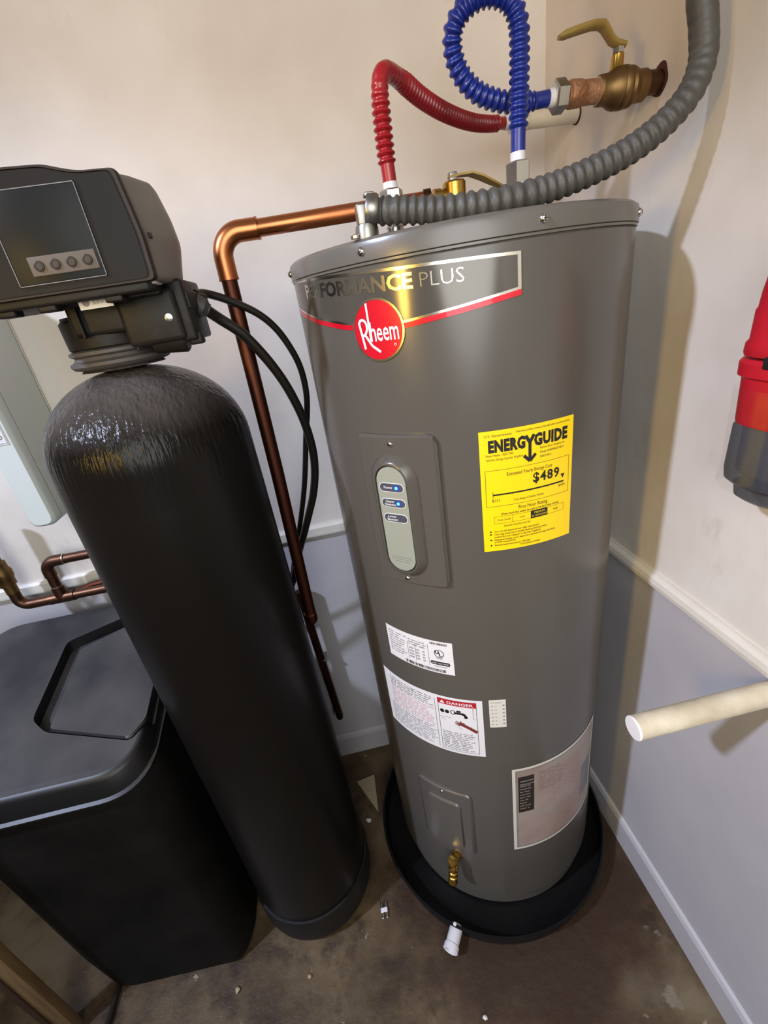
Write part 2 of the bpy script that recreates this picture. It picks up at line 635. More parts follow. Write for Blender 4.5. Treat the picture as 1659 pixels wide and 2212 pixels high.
class Flat:
    """2-D print collected in (u, v) and then laid on a surface by a mapping function"""
    def __init__(self):
        self.v, self.f = [], []

    def add(self, vs, fs, du=0, dv=0):
        k = len(self.v)
        self.v += [(a + du, b + dv) for a, b in vs]
        self.f += [tuple(i + k for i in f) for f in fs]

    def text(self, s, u, v, size, **kw):
        self.add(*text2d(s, size, **kw), u, v)

    def fit(self, s, u0, u1, v, size, **kw):
        """a line of writing stretched to run from u0 to u1"""
        vs, fs = text2d(s, size, **kw)
        a, b = min(p[0] for p in vs), max(p[0] for p in vs)
        k = (u1 - u0) / (b - a)
        self.add([(u0 + (x - a) * k, y) for x, y in vs], fs, 0, v)

    def rect(self, u0, u1, v0, v1, nu=1):
        vs = [(u0 + (u1 - u0) * i / nu, w) for i in range(nu + 1) for w in (v0, v1)]
        self.add(vs, [(2 * i, 2 * i + 2, 2 * i + 3, 2 * i + 1) for i in range(nu)])

    def frame(self, u0, u1, v0, v1, t, nu=8):
        self.rect(u0, u1, v1 - t, v1, nu)
        self.rect(u0, u1, v0, v0 + t, nu)
        self.rect(u0, u0 + t, v0, v1)
        self.rect(u1 - t, u1, v0, v1)

    def strip(self, top, bot):
        """band between two polylines of equal length"""
        n = len(top)
        self.add(list(top) + list(bot), [(i, i + 1, n + i + 1, n + i) for i in range(n - 1)])

    def line(self, pts, w):
        for (a, b), (c, d) in zip(pts, pts[1:]):
            L = math.hypot(c - a, d - b) or 1
            nx, ny = -(d - b) / L * w / 2, (c - a) / L * w / 2
            self.add([(a + nx, b + ny), (c + nx, d + ny), (c - nx, d - ny), (a - nx, b - ny)], [(0, 1, 2, 3)])

    def disc(self, u, v, ru, rv, n=32):
        k = [(u + ru * math.cos(2 * PI * i / n), v + rv * math.sin(2 * PI * i / n)) for i in range(n)]
        self.add(k, [tuple(range(n))])

    def ring(self, u, v, ru, rv, t, n=40):
        o = [(u + ru * math.cos(2 * PI * i / n), v + rv * math.sin(2 * PI * i / n)) for i in range(n)]
        q = [(u + (ru - t) * math.cos(2 * PI * i / n), v + (rv - t) * math.sin(2 * PI * i / n)) for i in range(n)]
        self.add(o + q, [(i, (i + 1) % n, n + (i + 1) % n, n + i) for i in range(n)])

    def build(self, name, m, parent, mp):
        mb = MB()
        mb.add([mp(a, b) for a, b in self.v], self.f)
        return mb.build(name, m, parent)


# ------------------------------------------------------------------ the setting
X0, Y0 = 0.5611, 1.0942
RAIL = 0.862
w = MB().box(-3.2, X0 + 0.12, Y0, Y0 + 0.12, 0, RAIL, mi=1).box(-3.2, X0 + 0.12, Y0 - 0.002, Y0 + 0.12, RAIL, 3.3, mi=0)
struct(w.build('wall_back', [M_wall, M_low]))
w = MB().box(X0, X0 + 0.12, -1.2, Y0 + 0.002, 0, RAIL, mi=1).box(X0 - 0.002, X0 + 0.12, -1.2, Y0 - 0.002, RAIL, 3.3, mi=0)
struct(w.build('wall_right', [M_wall, M_low]))
struct(MB().box(-3.3, -3.2, -1.2, Y0 + 0.12, 0, 3.3).build('wall_left', M_wall))
struct(MB().box(-3.3, X0 + 0.12, -1.2, Y0 + 0.12, -0.06, 0).build('floor', M_floor))
struct(MB().box(-3.3, X0 + 0.12, -1.2, Y0 + 0.12, 3.3, 3.36).build('ceiling', M_wall))


def moulding(prof, name, m, along):
    """prof: (out from wall, z); along 'x' on the back wall or 'y' on the right wall"""
    mb = MB()
    if along == 'x':
        mb.loft([[(x, Y0 - d, z) for d, z in prof] for x in (-3.2, X0)])
    else:
        mb.loft([[(X0 - d, y, z) for d, z in prof] for y in (-1.2, Y0)])
    return struct(mb.build(name, m, smooth=False))


rail_p = [(0, 0.846), (0.012, 0.846), (0.016, 0.850), (0.017, 0.858), (0.015, 0.867), (0.010, 0.871), (0.006, 0.872), (0.006, 0.875), (0, 0.875)]
moulding(rail_p, 'trim_1', M_trim, 'y')
moulding([(0, 0.868), (0.012, 0.868), (0.013, 0.872), (0.013, 0.892), (0.008, 0.898), (0, 0.898)], 'trim_2', M_trim, 'x')
base_p = [(0, 0), (0.010, 0), (0.010, 0.078), (0.006, 0.088), (0, 0.092)]
moulding(base_p, 'baseboard_right', M_low, 'y')
moulding(base_p, 'baseboard_back', M_low, 'x')

# ------------------------------------------------------------------ water heater
HX, HY, HR = 0.2567, 0.8097, 0.2635
heater = thing('water_heater', 'tall taupe grey cylindrical electric water heater standing in the black pan', 'water heater', (HX, HY, 0.012))


def cyl(ang0=0.0, z0=0.0, off=0.0):
    """mapping: u metres round the shell from ang0 (0 faces -y), v metres above z0"""
    def f(u, v):
        a = ang0 + u / HR
        return (HX + (HR + off) * math.sin(a), HY - (HR + off) * math.cos(a), z0 + v)
    return f


def shell_patch(outline_top, outline_bot, u0, u1, ang0, z0, off0, off1, n=24, ease=0.0):
    """solid panel on the shell between two outline functions of u, from off0 out to off1 (edge eased back by ease)"""
    mb = MB()
    rings = []
    for i in range(n + 1):
        u = u0 + (u1 - u0) * i / n
        t, b = outline_top(u), outline_bot(u)
        lo, hi = cyl(ang0, z0, off0), cyl(ang0, z0, off1)
        mid = cyl(ang0, z0, off1 - ease)
        e = min(ease, abs(t - b) * 0.3)
        k = 1.0
        if ease and (i == 0 or i == n):
            hi = mid
        rings.append([lo(u, b), mid(u, b), hi(u, b + e), hi(u, t - e), mid(u, t), lo(u, t)])
    return mb.loft(rings)


def rrect(w, h, r):
    """outline functions of a rounded rectangle centred on 0"""
    def top(u):
        x = abs(u) - (w / 2 - r)
        return h / 2 - (r - math.sqrt(max(0, r * r - x * x)) if x > 0 else 0)
    return top, (lambda u: -top(u))


D2 = math.radians
body = MB().lathe([(HR - 0.012, 0.012), (HR - 0.009, 0.014), (HR - 0.009, 0.058), (HR - 0.006, 0.060), (HR, 0.064), (HR, 1.452), (HR - 0.003, 1.456)], (HX, HY, 0), n=128)
body.build('tank_shell', M_heater, heater)
lid = MB().lathe([(HR + 0.0005, 1.4575), (HR + 0.0025, 1.4585), (HR + 0.0025, 1.474), (HR + 0.001, 1.479), (HR - 0.004, 1.4825), (HR - 0.012, 1.4838),
                  (HR - 0.03, 1.484), (0.001, 1.484)], (HX, HY, 0), n=128)
lid.build('lid', M_lid, heater)
MB().lathe([(HR + 0.0012, 1.4545), (HR + 0.0012, 1.4572)], (HX, HY, 0), n=128).build('lid_seam', M_lid, heater)


def screw(name, ang, z, parent, off=0.002, r=0.0052):
    a = D2(ang)
    d = Vector((math.sin(a), -math.cos(a), 0))
    mb = MB().lathe([(r, 0), (r, 0.0012), (r * 0.8, 0.0030), (r * 0.4, 0.0040), (0.0002, 0.0042)], Vector((HX, HY, z)) + d * (HR + off), d, 14)
    t = Vector((-d.y, d.x, 0))
    for s, q in ((t, Vector((0, 0, 1))), (Vector((0, 0, 1)), t)):
        c = Vector((HX, HY, z)) + d * (HR + off + 0.0040)
        w_ = [c + s * (r * .55) + q * (r * .1), c + s * (r * .55) - q * (r * .1), c - s * (r * .55) - q * (r * .1), c - s * (r * .55) + q * (r * .1)]
        mb.loft([w_, [p + d * 0.0004 for p in w_]], mi=1)
    return mb.build(name, [M_chrome, M_slot], parent)


for a_ in (-87, -41.4, 4.7, 51, 92):
    screw('lid_screw', a_, 1.469, heater)
MB().lathe([(0.006, 0), (0.006, 0.003), (0.002, 0.005)], (0.078, 0.62, 1.484), (0, 0, 1), 12).build('lid_screw', M_chrome, heater)

# upper access panel with its indicator pod
P_ANG, P_Z = D2(-39.6), 1.117
pw, ph = 0.127, 0.252
tp, bt = rrect(pw, ph, 0.012)
panel = shell_patch(tp, bt, -pw / 2, pw / 2, P_ANG, P_Z, -0.002, 0.0085, 28, 0.0035).build('access_panel', M_heater, heater)
A_POD = D2(-40.6)
pn = Vector((math.sin(A_POD), -math.cos(A_POD), 0))
pt = Vector((math.cos(A_POD), math.sin(A_POD), 0))


def pod(u, v, hgt):
    return Vector((HX, HY, 1.112)) + pn * (HR + hgt) + pt * u + Vector((0, 0, v))


def stadium(hw, hh, n=14):
    out = []
    for k in range(n + 1):
        a = PI * k / n
        out.append((hw * math.cos(a), hh - hw + hw * math.sin(a)))
    for k in range(n + 1):
        a = PI + PI * k / n
        out.append((hw * math.cos(a), -(hh - hw) + hw * math.sin(a)))
    return out


rings = []
for hw, hh, g in ((0.040, 0.106, -0.002), (0.0385, 0.104, 0.008), (0.035, 0.100, 0.012), (0.031, 0.0955, 0.0175), (0.0285, 0.0925, 0.0195), (0.0265, 0.0905, 0.0195), (0.0262, 0.0902, 0.0165)):
    rings.append([pod(u, v, g) for u, v in stadium(hw, hh)])
MB().loft(rings).build('indicator_pod', M_heater, panel)
screw('panel_screw', -40.2, 1.231, panel, 0.0075, 0.0045)
screw('panel_screw', -40.8, 1.003, panel, 0.0075, 0.0045)
gap = MB().loft([[pod(u, v, g) for u, v in stadium(0.0262, 0.0902)] for g in (0.0160, 0.0168)]).build('display_gasket', M_ink, panel)
disp = MB().loft([[pod(u, v, g) for u, v in stadium(0.0243, 0.0882)] for g in (0.016, 0.0182)]).build('indicator_display', M_disp, heater)


def podmap(g):
    return lambda u, v: pod(u, v, g)


for k, (vz, lines, lit) in enumerate(((0.056, ['Power'], True), (0.031, ['Upper', 'Element'], True), (0.006, ['Lower', 'Element'], False))):
    hw, hh = 0.0205, 0.0072
    outer = [(u, v) for v, u in stadium(hh, hw, 8)]
    inner = [(u, v) for v, u in stadium(hh - 0.0009, hw - 0.0009, 8)]
    bd = MB().loft([[pod(u, v + vz, g) for u, v in outer] for g in (0.0180, 0.0186)], mi=0)
    bd.loft([[pod(u, v + vz, g) for u, v in inner] for g in (0.0184, 0.0189)], mi=1)
    bd.build('indicator_badge', [M_lab, M_slate], disp)
    fl = Flat()
    for i, s in enumerate(lines):
        fl.text(s, -0.0055, vz - 0.0018 + (0 if len(lines) == 1 else 0.0026 - 0.0052 * i), 0.0056, align='CENTER', bold=0.01)
    fl.build('badge_lettering', M_lab, disp, podmap(0.0191))
    if lit:
        MB().loft([[pod(0.0085 + u, v + vz, g) for u, v in [(0.0042 * math.cos(2 * PI * i / 16), 0.0042 * math.sin(2 * PI * i / 16)) for i in range(16)]] for g in (0.0187, 0.0193)]).build('indicator_light_ring', M_ledr, disp)
        MB().loft([[pod(0.0085 + u, v + vz, g) for u, v in [(0.0024 * math.cos(2 * PI * i / 16), 0.0024 * math.sin(2 * PI * i / 16)) for i in range(16)]] for g in (0.0190, 0.0199)]).build('indicator_light', M_led, disp)
fl = Flat()
for i, s in enumerate(('For service or parts information', 'refer to rating plate on the tank', 'and use and care manual')):
    fl.text(s, 0, -0.064 - 0.004 * i, 0.0026, align='CENTER')
fl.build('display_small_print', M_grink, disp, podmap(0.0185))

# lower access panel
pw2, ph2 = 0.127, 0.215
tp, bt = rrect(pw2, ph2, 0.012)
lowp = shell_patch(tp, bt, -pw2 / 2, pw2 / 2, P_ANG, 0.347, -0.002, 0.0055, 28, 0.003).build('access_panel', M_heater, heater)
bt2 = rrect(0.082, 0.165, 0.014)
shell_patch(bt2[0], bt2[1], -0.041, 0.041, P_ANG, 0.338, 0.002, 0.0095, 20, 0.0045).build('panel_bulge', M_heater, lowp)
screw('panel_screw', -39.6, 0.445, lowp, 0.0045, 0.004)

# brand band
BZ = 1.458
band = Flat()
A0 = D2(-40)


def uu_(deg):
    return (D2(deg) - A0) * HR


EDGE = [(-86, 1.4235), (-78, 1.4150), (-64, 1.4010), (-51, 1.3907), (-40, 1.3860), (-31, 1.3850), (-16, 1.3930), (0, 1.4032)]


def low_edge(u):
    d = math.degrees(u / HR + A0)
    for (a, p), (b, q) in zip(EDGE, EDGE[1:]):
        if d <= b:
            t = (d - a) / (b - a)
            return p + (q - p) * t
    return EDGE[-1][1]


def tilt(u):
    d = math.degrees(u / HR + A0) + 30
    return -0.00016 * d if d > 0 else -0.00024 * d


us = [uu_(-84) + (uu_(-1) - uu_(-84)) * i / 60 for i in range(61)]
zt_ = 1.4460
band.strip([(u, zt_ + tilt(u)) for u in us], [(u, low_edge(u)) for u in us])
decal = band.build('brand_decal', M_decal, heater, cyl(A0, 0, 0.0006))
fr = Flat()
fr.strip([(u, zt_ + tilt(u)) for u in us], [(u, zt_ + tilt(u) - 0.0034) for u in us])
fr.rect(us[-1] - 0.0042, us[-1], low_edge(us[-1]), zt_ + tilt(us[-1]))
fr.strip([(u, low_edge(u) + 0.0030) for u in us], [(u, low_edge(u)) for u in us])
fr.build('silver_border', M_silver, decal, cyl(A0, 0, 0.0010))
rs = Flat()
rs.strip([(u, low_edge(u)) for u in us], [(u, low_edge(u) - 0.0062) for u in us])
rs.build('red_stripe', M_emb, decal, cyl(A0, 0, 0.0008))
lt = Flat()
lt.fit('PERFORMANCE', uu_(-70), uu_(-28.2), 1.4220, 0.0236, bold=0.030)
lt.fit('PLUS', uu_(-26.3), uu_(-15.2), 1.4218, 0.0226, bold=-0.012)
lt.v = [(u, v + tilt(u)) for u, v in lt.v]
lt.build('lettering', M_silver, decal, cyl(A0, 0, 0.0011))
# round emblem
emb = Flat()
EZ, ER = 1.3800, 0.0374
n_ = 40
xs = [-ER + 2 * ER * (0.5 - 0.5 * math.cos(PI * i / n_)) for i in range(n_ + 1)]
emb.strip([(x, EZ + math.sqrt(max(0, ER * ER - x * x))) for x in xs], [(x, EZ - math.sqrt(max(0, ER * ER - x * x))) for x in xs])
emblem = emb.build('brand_emblem', M_emb, heater, cyl(A0, 0, 0.0014))
e2 = Flat()
e2.ring(0, EZ, ER + 0.0008, ER + 0.0008, 0.0026)
e2.build('emblem_rim', M_silver, emblem, cyl(A0, 0, 0.0018))
e3 = Flat()
for c_, u0, u1, sz in (('h', -0.0108, -0.0022, 0.030), ('e', -0.0012, 0.0072, 0.030), ('e', 0.0082, 0.0166, 0.030), ('m', 0.0176, 0.0300, 0.030)):
    vs, fs = text2d(c_, 0.034, bold=0.012)
    a_, b_ = min(p[0] for p in vs), max(p[0] for p in vs)
    k_ = (u1 - u0) / (b_ - a_)
    e3.add([(u0 + (x - a_) * k_, y * 0.98) for x, y in vs], fs, 0, EZ - 0.0125)
# tall slanting capital with a long leg
e3.line([(-0.0265, EZ + 0.0115), (-0.0215, EZ - 0.0215)], 0.0034)
bowl = [(-0.0268, EZ + 0.0100), (-0.0235, EZ + 0.0142), (-0.0185, EZ + 0.0140), (-0.0150, EZ + 0.0095), (-0.0148, EZ + 0.0030), (-0.0180, EZ - 0.0030), (-0.0228, EZ - 0.0050)]
e3.line(bowl, 0.0032)
e3.line([(-0.0195, EZ - 0.0035), (-0.0100, EZ - 0.0180), (0.0015, EZ - 0.0262)], 0.0034)
e3.line([(-0.0110, EZ - 0.0120), (-0.0118, EZ + 0.0330)], 0.0030)
e3.ring(0.0235, EZ - 0.0185, 0.0017, 0.0017, 0.0006, 14)
e3.build('lettering', M_lab, emblem, cyl(A0, 0, 0.0020))


# labels: generic patch on the shell
def label_patch(name, m, ang_l, ang_r, z0, z1, n=24, off=0.0006):
    u1 = (D2(ang_r) - D2(ang_l)) * HR
    fl = Flat()
    fl.rect(0, u1, 0, z1 - z0, n)
    o = fl.build(name, m, heater, cyl(D2(ang_l), z0, off))
    return o, u1, z1 - z0, (lambda d: cyl(D2(ang_l), z0, off + d))


# yellow energy label
eg, W_, H_, mp = label_patch('energy_label', M_yel, -13.9, 16.0, 1.0535, 1.2385)
k = Flat()
k.fit('ENERG', 0.012, 0.0625, 0.1555, 0.0225, bold=0.056, space=1.08)
k.fit('GUIDE', 0.0750, 0.1270, 0.1555, 0.0225, bold=0.056, space=1.08)
# the tall letter that turns into an arrow
k.line([(0.0630, 0.1712), (0.0690, 0.1610), (0.0750, 0.1712)], 0.0046)
k.rect(0.0668, 0.0712, 0.138, 0.162)
k.line([(0.0605, 0.1435), (0.0690, 0.1345), (0.0775, 0.1435)], 0.0044)
k.text('U.S. Government', 0.007, 0.1765, 0.0052)
k.fit('Federal law prohibits removal of this label before consumer purchase', 0.050, 0.1300, 0.1780, 0.0043)
k.fit('Water Heater - ELECTRIC', 0.008, 0.0460, 0.1490, 0.0048)
k.fit('Tank Size (Storage Capacity): 40 gallons', 0.008, 0.0590, 0.1430, 0.0047)
k.text('Rheem Sales Company, Inc.', 0.084, 0.1490, 0.0044, sx=0.8)
k.text('Model XE40M06ST45U1', 0.084, 0.1425, 0.0047, sx=0.8)
k.text('R40ST45U1', 0.084, 0.1362, 0.0045, sx=0.8)
k.frame(0.006, W_ - 0.006, 0.0735, 0.1290, 0.0005)
k.fit('Estimated Yearly Energy Cost', 0.036, 0.103, 0.1185, 0.0075)
k.fit('$489', 0.0735, 0.1150, 0.1015, 0.0200, bold=0.026, space=1.14)
k.add([(0.1175, 0.1035), (0.1245, 0.1035), (0.1210, 0.0965)], [(0, 1, 2)])
k.rect(0.016, 0.1230, 0.0905, 0.0928, 12)
k.rect(0.0155, 0.0161, 0.0865, 0.0965)
for q in (0.043, 0.0695, 0.096):
    k.rect(q, q + 0.0004, 0.0890, 0.0925)
k.text('$121', 0.014, 0.0810, 0.0060)
k.text('$490', 0.1140, 0.0845, 0.0055)
k.fit('Cost Range of Similar Models', 0.045, 0.090, 0.0790, 0.0050)
k.fit('First Hour Rating', 0.052, 0.0960, 0.0650, 0.0085)
k.fit('(How much hot water you get in the first hour of use)', 0.0265, 0.1150, 0.0590, 0.0052, bold=0.01)
k.frame(0.016, 0.124, 0.0455, 0.0570, 0.0004)
k.rect(0.0425, 0.0429, 0.0455, 0.0570)
k.rect(0.0700, 0.0965, 0.0450, 0.0575, 4)
k.text('Very Small', 0.0205, 0.0500, 0.0045)
k.text('Low', 0.0530, 0.0500, 0.0045)
k.text('High', 0.1060, 0.0500, 0.0045)
k.fit('Estimated Yearly Electricity Use', 0.030, 0.0690, 0.0395, 0.0048)
for vz, b_, s, e_ in ((0.0315, 1, 'Your cost will depend on your utility rates and use.', 0.083), (0.0268, 1, 'Cost range based only on models fueled by electricity with a', 0.096),
                      (0.0222, 0, 'medium first hour rating (51 to less than 75 gallons).', 0.086), (0.0175, 1, 'Estimated energy cost is based on a national average electricity', 0.110),
                      (0.0135, 0, 'of 14.49 cents per kWh.', 0.047), (0.0085, 1, 'Estimated yearly electricity use: 3493 kWh', 0.069), (0.0045, 0, 'For more information, visit the website.', 0.085)):
    k.fit(s, 0.0155 if vz > 0.005 else 0.054, e_, vz, 0.0044, bold=0.008)
    if b_:
        k.disc(0.0105, vz + 0.0015, 0.0013, 0.0013, 12)
k.build('lettering', M_ink, eg, mp(0.0004))
k = Flat()
k.text('MEDIUM', 0.0835, 0.0525, 0.0044, align='CENTER')
k.text('62 GALLONS', 0.0832, 0.0475, 0.0042, align='CENTER')
k.build('reversed_lettering', M_yel, eg, mp(0.0008))


def gibberish_lines(k, u0, u1, v0, v1, rows, size, words=('water', 'heater', 'tank', 'before', 'use', 'read', 'and', 'the', 'manual', 'electric', 'power', 'turn', 'off', 'supply', 'to', 'of', 'serious', 'burns')):
    rnd = random.Random(int(u0 * 1e5) + rows)
    for i in range(rows):
        v = v1 - (v1 - v0) * (i + 0.8) / rows
        u = u0
        end = u1 - (rnd.random() * 0.25 * (u1 - u0) if i % 4 == 3 else 0)
        while u < end - size:
            s = rnd.choice(words)
            wd_ = len(s) * size * 0.48
            if u + wd_ > u1:
                break
            k.text(s, u, v, size)
            u += wd_ + size * 0.35


# rating plate
rp, W_, H_, mp = label_patch('rating_label', M_lab, -57.6, -27.6, 0.796, 0.871)
k = Flat()
gibberish_lines(k, 0.006, 0.050, 0.016, 0.068, 9, 0.0046)
for r_ in range(4):
    for c_, s in enumerate(('4500', '240', '60')):
        k.text(s, 0.052 + 0.014 * c_, 0.020 + 0.007 * r_, 0.0052)
gibberish_lines(k, 0.052, 0.092, 0.050, 0.066, 3, 0.0048)
for q in (0.0495, 0.0655, 0.092):
    k.rect(q, q + 0.0005, 0.014, 0.055 if q < .09 else .064)
rnd = random.Random(3)
u = 0.040
while u < 0.122:
    b_ = rnd.choice((0.0006, 0.0011, 0.0016))
    k.rect(u, u + b_, 0.003, 0.0098)
    u += b_ + rnd.choice((0.0006, 0.001, 0.0015))
u = 0.097
while u < 0.128:
    b_ = rnd.choice((0.0006, 0.0011))
    k.rect(u, u + b_, 0.0665, 0.0715)
    u += b_ + rnd.choice((0.0006, 0.001))
k.ring(0.1125, 0.0470, 0.0092, 0.0092, 0.0012)
k.text('U', 0.1052, 0.0462, 0.0105, bold=0.04)
k.text('L', 0.1118, 0.0412, 0.0105, bold=0.04)
k.text('LISTED', 0.1125, 0.0345, 0.0042, align='CENTER')
ob = [-0.0185 + 0.037 * i / 24 for i in range(25)]
oh = [0.0040 * math.sqrt(max(0.0, 1 - (max(0.0, abs(u) - 0.0145) / 0.0040) ** 2)) for u in ob]
k.strip([(u + 0.1130, 0.0240 + h) for u, h in zip(ob, oh)], [(u + 0.1130, 0.0240 - h) for u, h in zip(ob, oh)])
k.text('MADE IN MEXICO', 0.1130, 0.0150, 0.0030, align='CENTER')
k.build('lettering', M_ink, rp, mp(0.0004))
k = Flat()
k.text('AHRI CERTIFIED', 0.1130, 0.0225, 0.0046, align='CENTER')
k.build('reversed_lettering', M_lab, rp, mp(0.0008))

# danger label
wl, W_, H_, mp = label_patch('warning_label', M_lab, -66.0, -18.0, 0.584, 0.738, 30)
k = Flat()
k.rect(0.1370, 0.2090, 0.1340, 0.1475, 8)
k.build('red_band', M_redink, wl, mp(0.0004))
k = Flat()
k.fit('DANGER', 0.1550, 0.2040, 0.1372, 0.0098, bold=0.02)
k.add([(0.1410, 0.1368), (0.1510, 0.1368), (0.1460, 0.1452)], [(0, 1, 2)])
k.build('reversed_lettering', M_lab, wl, mp(0.0008))
k = Flat()
k.frame(0.1365, 0.2095, 0.0065, 0.1480, 0.0007)
k.rect(0.1300, 0.1306, 0.0080, 0.1440)
gibberish_lines(k, 0.1400, 0.2060, 0.010, 0.062, 10, 0.0050)
# tap and knobs over a basin
for q in (0.1440, 0.1535):
    k.disc(q, 0.1150, 0.0042, 0.0048, 16)
k.ring(0.1650, 0.1160, 0.0050, 0.0058, 0.0016, 18)
k.rect(0.1670, 0.1840, 0.1125, 0.1175, 3)
k.rect(0.1720, 0.1800, 0.1180, 0.1225)
k.line([(0.1820, 0.1160), (0.1880, 0.1120), (0.1895, 0.1040)], 0.0060)
k.line([(0.1380, 0.0985), (0.1560, 0.1000), (0.2080, 0.1040)], 0.0006)
k.line([(0.1420, 0.0950), (0.1800, 0.0720)], 0.0006)
k.rect(0.2025, 0.2030, 0.1050, 0.1330)
gibberish_lines(k, 0.020, 0.1280, 0.118, 0.146, 5, 0.0052)
k.build('lettering', M_ink, wl, mp(0.0004))
k = Flat()
k.line([(0.2080, 0.0690), (0.1940, 0.0790), (0.1830, 0.0850)], 0.0075)
k.disc(0.1800, 0.0870, 0.0065, 0.0050, 14)
for q in ((0.1690, 0.0935), (0.1670, 0.0890), (0.1680, 0.0850), (0.1720, 0.0810), (0.1775, 0.0955)):
    k.line([(0.1800, 0.0870), q], 0.0020)
k.build('printed_hand', M_skin, wl, mp(0.0006))
k = Flat()
gibberish_lines(k, 0.020, 0.1280, 0.066, 0.116, 9, 0.0054)
k.build('pink_lettering', M_pkink, wl, mp(0.0004))
k = Flat()
gibberish_lines(k, 0.012, 0.1280, 0.010, 0.064, 10, 0.0054)
k.build('grey_lettering', M_grink, wl, mp(0.0004))

# small white label beside it
sl, W_, H_, mp = label_patch('small_label', M_labg, -15.5, -8.9, 0.668, 0.740, 6)
k = Flat()
k.fit('Tank Inspection', 0.003, 0.022, 0.064, 0.0042)
for i in range(6):
    gibberish_lines(k, 0.003, 0.022, 0.006 + i * 0.0095, 0.013 + i * 0.0095, 1, 0.0040)
    k.rect(0.0245, 0.0275, 0.0085 + i * 0.0095, 0.0115 + i * 0.0095)
k.build('lettering', M_grink, sl, mp(0.0004))

# instruction sheet low on the right
il, W_, H_, mp = label_patch('instruction_label', M_pink, -7.4, 44.5, 0.262, 0.541, 36)
k = Flat()
k.rect(0.012, 0.046, 0.135, 0.252, 5)
k.build('dark_panel', M_bezrim, il, mp(0.0004))
k = Flat()
for i, s in enumerate(('IMPORTANT', 'INSTALLATION')):
    k.text(s, 0.016, 0.236 - i * 0.010, 0.0050)
gibberish_lines(k, 0.015, 0.044, 0.145, 0.228, 9, 0.0050)
k.build('reversed_lettering', M_labg, il, mp(0.0008))
k = Flat()
k.rect(0.186, 0.228, 0.060, 0.165, 5)
k.build('grey_panel', M_grink, il, mp(0.0004))
k = Flat()
gibberish_lines(k, 0.056, 0.180, 0.130, 0.250, 15, 0.0060)
gibberish_lines(k, 0.020, 0.180, 0.020, 0.110, 11, 0.0060)
k.build('pink_lettering', M_pkink, il, mp(0.0004))
k = Flat()
k.frame(0.0, W_, 0.0, H_, 0.0065, 30)
k.build('pale_border', M_labg, il, mp(0.0003))
k = Flat()
k.frame(0.0085, W_ - 0.0085, 0.0085, H_ - 0.0085, 0.0007, 30)
gibberish_lines(k, 0.056, 0.120, 0.190, 0.255, 8, 0.0062)
k.build('lettering', M_grink, il, mp(0.0005))
# clear film still stretched round the lower right of the shell
fl = Flat()
u1 = (D2(88) - D2(-13)) * HR
fl.rect(0, u1, 0, 0.49, 40)
fl.build('plastic_film', M_film, heater, cyl(D2(-13), 0.07, 0.0022))

# drain valve
a_ = D2(-36.5)
dd = Vector((math.sin(a_), -math.cos(a_), 0))
o_ = Vector((HX, HY, 0.205)) + dd * (HR - 0.004)
dv = MB().lathe([(0.014, 0), (0.014, 0.006), (0.009, 0.008), (0.009, 0.022), (0.013, 0.024), (0.013, 0.036), (0.008, 0.038), (0.008, 0.044)], o_, dd, 16)
drain = dv.build('drain_valve', M_brass, heater)
MB().lathe([(0.009, 0), (0.009, 0.016), (0.011, 0.018), (0.011, 0.026), (0.0095, 0.028), (0.011, 0.030), (0.011, 0.046), (0.007, 0.047)],
           o_ + dd * 0.029, (dd * 0.35 + Vector((0, 0, -1))), 16).build('drain_spout', M_brass, drain)
MB().lathe([(0.006, 0), (0.006, 0.012), (0.012, 0.013), (0.012, 0.019), (0.004, 0.020)], o_ + dd * 0.029, (0, 0, 1), 12).build('drain_knob', M_brass, drain)

# water nipples on the lid
for nx in (0.1487, 0.3316):
    MB().lathe([(0.012, 0), (0.012, 0.016), (0.0125, 0.018), (0.0105, 0.020), (0.0105, 0.023), (0.0122, 0.025), (0.0105, 0.027), (0.0122, 0.0295), (0.0105, 0.032), (0.0122, 0.0345),
                (0.0105, 0.037), (0.0118, 0.0395), (0.0118, 0.046)], (nx, 0.725, 1.484), n=24).build('nipple', M_chrome, heater)

# relief valve on the lid
rv = MB().lathe([(0.013, 0), (0.013, 0.030), (0.017, 0.033), (0.0175, 0.039)], (0.2548, 0.776, 1.484), n=20)
rv.lathe([(0.018, 0), (0.018, 0.012)], (0.2548, 0.776, 1.522), hexa=True)
rv.lathe([(0.017, 0), (0.017, 0.020), (0.015, 0.0225), (0.004, 0.023)], (0.2548, 0.776, 1.5325), n=28)
rv.lathe([(0.012, 0), (0.012, 0.022), (0.0135, 0.0225), (0.0135, 0.033)], (0.2548, 0.776, 1.5355), (-1, -0.02, 0), 20)
rel = rv.build('relief_valve', M_brass, heater)
MB().box(0.2475, 0.2590, 0.770, 0.781, 1.554, 1.566, 0.001).build('valve_stem', M_dull, rel)
lv = []
for x, z, hw in ((0.236, 1.552, 0.006), (0.252, 1.5535, 0.007), (0.268, 1.5535, 0.011), (0.284, 1.5475, 0.012), (0.300, 1.5395, 0.010), (0.314, 1.533, 0.006)):
    x, z = x * 1.0486, 1.416 + (z - 1.416) * 1.0486
    lv.append([(x, 0.776 - hw, z), (x, 0.776 + hw, z), (x, 0.776 + hw, z + 0.003), (x, 0.776 - hw, z + 0.003)])
MB().loft(lv).build('lever', M_lever, rel)

